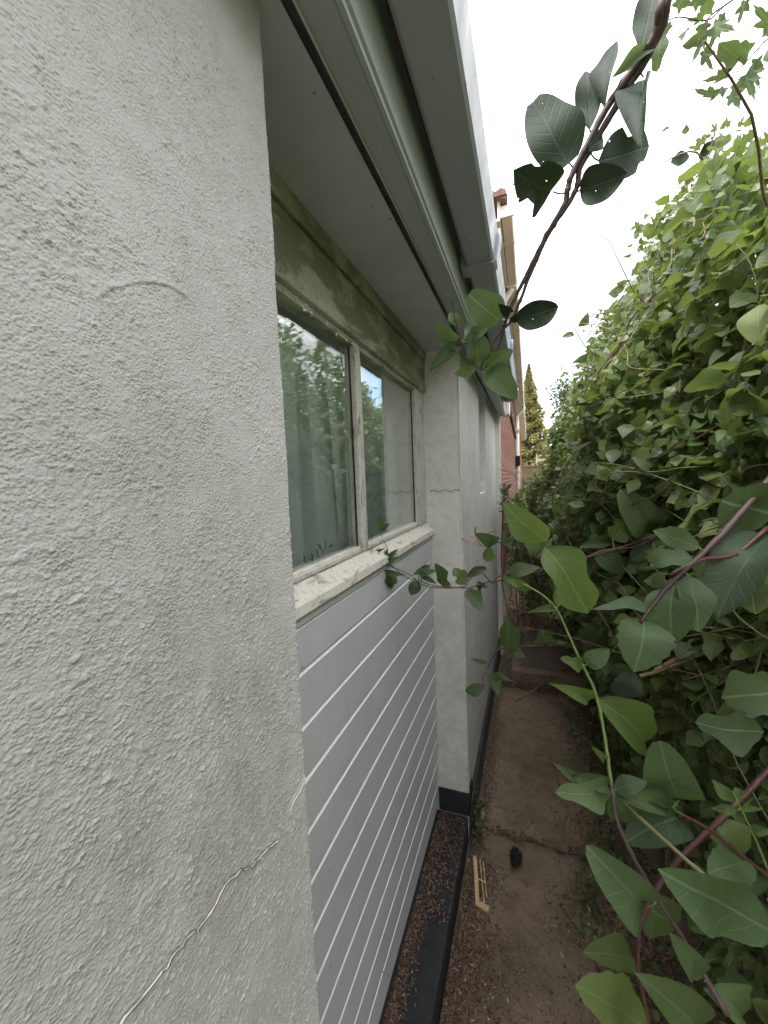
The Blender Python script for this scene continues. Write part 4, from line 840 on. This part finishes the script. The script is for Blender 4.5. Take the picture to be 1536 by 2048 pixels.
vine('low_tendril', 'dark red tendril drooping level in front of the path and plinth', 'vine', [([(1330, 1262), (1230, 1289), (1180, 1295), (1100, 1291), (1022, 1295), (996, 1301), (978, 1328), (966, 1358), (969, 1375)], .0034, .0014, 'redstem'), ([(1015, 1296), (1028, 1272), (1040, 1258)], .0012, .0008, 'limestem')], [
 (967, 1372, 928, 1386, 22, lf_, 'ovate'), (985, 1352, 996, 1382, 24, lf_, 'ovate'), (972, 1348, 1030, 1362, 12, lf_, 'lance'), (1011, 1294, 1018, 1256, 38, lf_, 'lobed'), (1096, 1289, 1085, 1264, 38, lf_, 'lobed'), (1105, 1289, 1138, 1284, 9, lf_, 'lance'),
 (1015, 1298, 1050, 1312, 20, lf_, 'ovate'), (975, 1325, 940, 1318, 8, lf_, 'lance'), (1040, 1260, 1065, 1258, 8, lf_, 'lance'), (1230, 1290, 1180, 1258, 46, lf_, 'ovate')], dJ)
dK = lambda x, y: .85
vine('broken_twig', 'pale snapped twig lying out of the hedge above the dark stems', 'twig', [([(1560, 1250), (1516, 1266), (1420, 1302), (1345, 1330), (1310, 1344), (1280, 1352)], .0034, .0040, 'twig'), ([(1310, 1341), (1365, 1308), (1382, 1282), (1430, 1266), (1444, 1226), (1450, 1170)], .0042, .0030, 'twig'), ([(1320, 1336), (1322, 1315), (1318, 1294)], .0022, .0014, 'twig')], [], dK)
dM_ = lambda x, y: 1.7
vine('long_green_runner', 'long pale runner sweeping down the hedge face', 'vine', [([(1190, 805), (1216, 822), (1235, 860), (1262, 890), (1290, 920), (1340, 955), (1400, 985)], .0022, .0030, 'olivestem')], [(1214, 822, 1190, 800, 20, lm_, 'ovate'), (1256, 882, 1300, 876, 26, lf_, 'ovate'), (1250, 880, 1222, 885, 22, lf_, 'ovate')], dM_)
vine('upper_red_runner', 'dark red runner crossing the upper hedge from the right edge', 'vine', [([(1560, 700), (1440, 745), (1370, 765), (1280, 775)], .0028, .0016, 'redstem')], [(1470, 735, 1536, 770, 50, lf_, 'elliptic'), (1400, 757, 1330, 770, 32, lf_, 'ovate'), (1380, 760, 1400, 720, 28, lf_, 'ovate')], lambda x, y: 1.2)

# ================================================================== THINGS ON THE GROUND
vc = thing('vent_grille', 'broken cream plastic vent grille lying by the black ledge', 'grille', (-.19, 1.41, G))
vl = np.array(vc.location)
def vb(p, q, wd, h, z0=0.003): # bar on the ground from p to q
    p = np.array(p); q = np.array(q); d = q-p; l = np.linalg.norm(d); d = d/l; n = np.array([d[1], -d[0]])
    mb = MB().box((-wd/2, 0, z0), (wd/2, l, z0+h), min(wd, h)*.25); mb.v = [(p[0]+n[0]*a+d[0]*b-vl[0], p[1]+n[1]*a+d[1]*b-vl[1], c) for a, b, c in mb.v]; return mb
vb((-.222, 1.50), (-.190, 1.325), .016, .016).part('frame_bar', M['cream'], vc)
vb((-.197, 1.327), (-.148, 1.316), .020, .014).part('frame_bar', M['cream'], vc)
for a, b in (((-.200, 1.492), (-.166, 1.332)), ((-.188, 1.492), (-.160, 1.36))): vb(a, b, .0045, .008).part('slat', M['cream'], vc)
vb((-.208, 1.418), (-.168, 1.412), .005, .006, .006).part('cross_bar', M['cream'], vc)
def lump(name, lab, cat, c, r, mat, seed, spikes=0):
    rr = np.random.default_rng(seed); v = []; f = []; nu, nv = 14, 9
    for j in range(nv+1):
        for i in range(nu):
            a = 2*math.pi*i/nu; b = math.pi*j/nv; k = 1+.16*math.sin(3*a+2*b+seed)+rr.normal(0, .05)
            v.append((r[0]*k*math.cos(a)*math.sin(b), r[1]*k*math.sin(a)*math.sin(b), max(-r[2]*.6, r[2]*k*math.cos(b))))
    for j in range(nv):
        for i in range(nu): f.append((j*nu+i, (j+1)*nu+i, (j+1)*nu+(i+1) % nu, j*nu+(i+1) % nu))
    t = thing(name, lab, cat, c); link('body', mesh(name, v, f, M[mat]), t)
    if spikes:
        m = MB()
        for k in range(spikes):
            d = unit(np.array([rr.normal(), rr.normal(), abs(rr.normal())])); p = d*np.array(r)*.9; q = p+d*rr.uniform(.004, .012)+rr.normal(0, .003, 3); m.tube([p, q], [.0022, .0006], 4)
        m.part('bristles', M[mat], t, False, 'stuff')
    return t
lump('stone', 'tan stone lying at the foot of the white pier', 'stone', (-.222, 1.71, G+.014), (.024, .022, .018), 'stone', 2)
lump('dark_cone', 'black ragged cone lying on the concrete right of the vent grille', 'cone', (-.062, 1.55, G+.012), (.022, .042, .014), 'black', 5, 120)
# weeds at the foot of the pier
blob_shrub('tuft of small weeds growing at the pier plinth corner', 'weed', 'weed_tuft', [((-.232, 1.68, -1.52), (.012, .06, .05)), ((-.228, 1.62, -1.56), (.012, .05, .03))], 150, (.010, .02), 'leafhedge', ('ovate',), trunk=.002, hollow=.1)
blob_shrub('low dark weeds along the hedge edge of the path', 'weed', 'edge_weed', [((.30, 1.65, -1.56), (.14, .25, .06)), ((.34, 2.4, -1.53), (.16, .4, .10)), ((.2, 1.45, -1.58), (.07, .15, .03)), ((.36, 1.1, -1.54), (.14, .3, .09))], 900, (.014, .038), 'leafhedge', ('ovate', 'narrow'), trunk=.002, hollow=.1)
blob_shrub('ivy carpet beyond the step at the foot of the hedge', 'ivy', 'ivy_patch', [((.42, 4.6, -1.5), (.22, .6, .12)), ((.2, 5.3, -1.5), (.2, .5, .12)), ((.55, 3.6, -1.45), (.2, .5, .15)), ((.34, 3.3, -1.12), (.17, .6, .34)), ((.10, 4.6, -1.25), (.2, .5, .25))], 2200, (.025, .05), 'leafhedge', trunk=.003, hollow=.1)
def chips(name, n, fx, lens, wds, mat, lift=.004, tilt=.35):
    V = []; F = []; rv = []
    for i in range(n):
        x, y_, zg = fx(); a = rng.uniform(0, 6.28); l = rng.uniform(*lens); wd = rng.uniform(*wds); d = np.array([math.cos(a), math.sin(a), rng.normal(0, tilt)]); e = np.array([-math.sin(a), math.cos(a), rng.normal(0, tilt)])
        c = np.array([x, y_, zg+lift*rng.random()+.001]); k = len(V); V += [c-d*l/2, c+e*wd/2+np.array([0, 0, wd*.25]), c+d*l/2, c-e*wd/2]; F.append((k, k+1, k+2, k+3)); rv += [rng.random()]*4
    link(name, mesh(name, V, F, M[mat], False, None, rv), None, 'stuff')
def f_near():
    while True:
        y_ = rng.uniform(.35, 1.5); x = -.255+abs(rng.normal(0, .085)) if y_ < 1.25 else -.25+abs(rng.normal(0, .05))
        if x < .3: return x, y_, G
def f_ledge():
    y_ = rng.uniform(.4, 1.59); return -.388+min(.12, abs(rng.normal(0, .042))*(.6+.7*(y_ > 1.15))), y_, -1.4975
def f_path():
    y_ = rng.uniform(.6, 3.0); return rng.uniform(-.24, .55), y_, G
def f_edge():
    y_ = rng.uniform(1.4, 2.95); return -.24+abs(rng.normal(0, .035)), y_, G
def f_right():
    y_ = rng.uniform(.7, 3.2); return .44-abs(rng.normal(0, .14)), y_, G
def f_gap(): return rng.uniform(-.24, .45), 2.955+rng.normal(0, .035), -1.60+.02*rng.random()
def f_joint(): return rng.uniform(-.24, .4), 1.665+rng.normal(0, .018), G
def f_far():
    return rng.uniform(-.24, .7), rng.uniform(3.95, 6.4), -1.53
def f_side(): return rng.uniform(-.245, -.13), rng.uniform(2.95, 4.0), -1.60+.03*rng.random()
chips('leaf_litter', 9000, f_near, (.005, .020), (.002, .006), 'litter', .010)
chips('leaf_litter', 5200, f_ledge, (.003, .014), (.0015, .005), 'litter', .006)
chips('leaf_litter', 3800, f_path, (.003, .013), (.0015, .005), 'litter')
chips('leaf_litter', 2600, f_edge, (.004, .016), (.002, .006), 'litter', .008)
chips('leaf_litter', 9000, f_right, (.006, .024), (.003, .010), 'litter', .012)
chips('leaf_litter', 2500, f_gap, (.008, .03), (.003, .010), 'litter', .02)
chips('leaf_litter', 700, f_joint, (.004, .016), (.002, .006), 'litter', .006)
chips('leaf_litter', 5500, f_far, (.01, .045), (.005, .02), 'litter', .015)
chips('leaf_litter', 900, f_side, (.008, .03), (.003, .010), 'litter', .02)
chips('fallen_leaf', 70, f_right, (.018, .040), (.010, .022), 'litter', .01)
chips('fallen_leaf', 26, f_path, (.012, .03), (.007, .016), 'litter', .006)
chips('grit', 1500, f_path, (.002, .006), (.0015, .004), 'grit', .003)
chips('grit', 1300, f_edge, (.0025, .009), (.002, .006), 'grit', .004)
chips('grit', 260, f_ledge, (.002, .006), (.0015, .004), 'grit', .003)
chips('grit', 420, f_near, (.003, .009), (.002, .005), 'grit', .012)
chips('grit', 260, f_far, (.006, .02), (.004, .012), 'grit', .012)
stw = MB()
for i in range(120):
    x, y_, zg = (f_near, f_path, f_right, f_near)[i % 4](); a = rng.uniform(0, 6.3); l = rng.uniform(.03, .13); d = np.array([math.cos(a), math.sin(a), 0]); p = np.array([x, y_, zg+.008])
    if p[0]-abs(d[0])*l < -.25: continue
    stw.tube(spline([p, p+d*l*.5+np.array([rng.normal(0, .006), rng.normal(0, .006), .006]), p+d*l], 2), rng.uniform(.0006, .0014), 4)
link('straw', stw.mesh('straw', M['twig']), None, 'stuff')
for lab, pts, r in (('thin dry stalk lying across the black ledge', [(-.372, 1.585, -1.49), (-.345, 1.50, -1.488), (-.315, 1.43, -1.49), (-.272, 1.36, -1.49)], .0010),
 ('short bent dry twig across the joint between slabs', [(-.145, 1.60, -1.583), (-.09, 1.63, -1.577), (-.03, 1.70, -1.58), (.0, 1.75, -1.582)], .0016),
 ('dark twig leaning over the edge of the step', [(-.10, 2.72, -1.58), (.03, 2.86, -1.55), (.15, 3.0, -1.48), (.24, 3.1, -1.47)], .004),
 ('long dry stalk lying in the brown litter', [(-.205, .72, -1.578), (-.20, .86, -1.573), (-.185, 1.0, -1.575), (-.182, 1.08, -1.58)], .0017)):
    t = thing('twig', lab, 'twig', pts[0], 'loose twigs on the ground'); MB().tube([q-np.array(pts[0]) for q in spline(pts, 6)], r, 6).part('stalk', M['twig'], t, True)
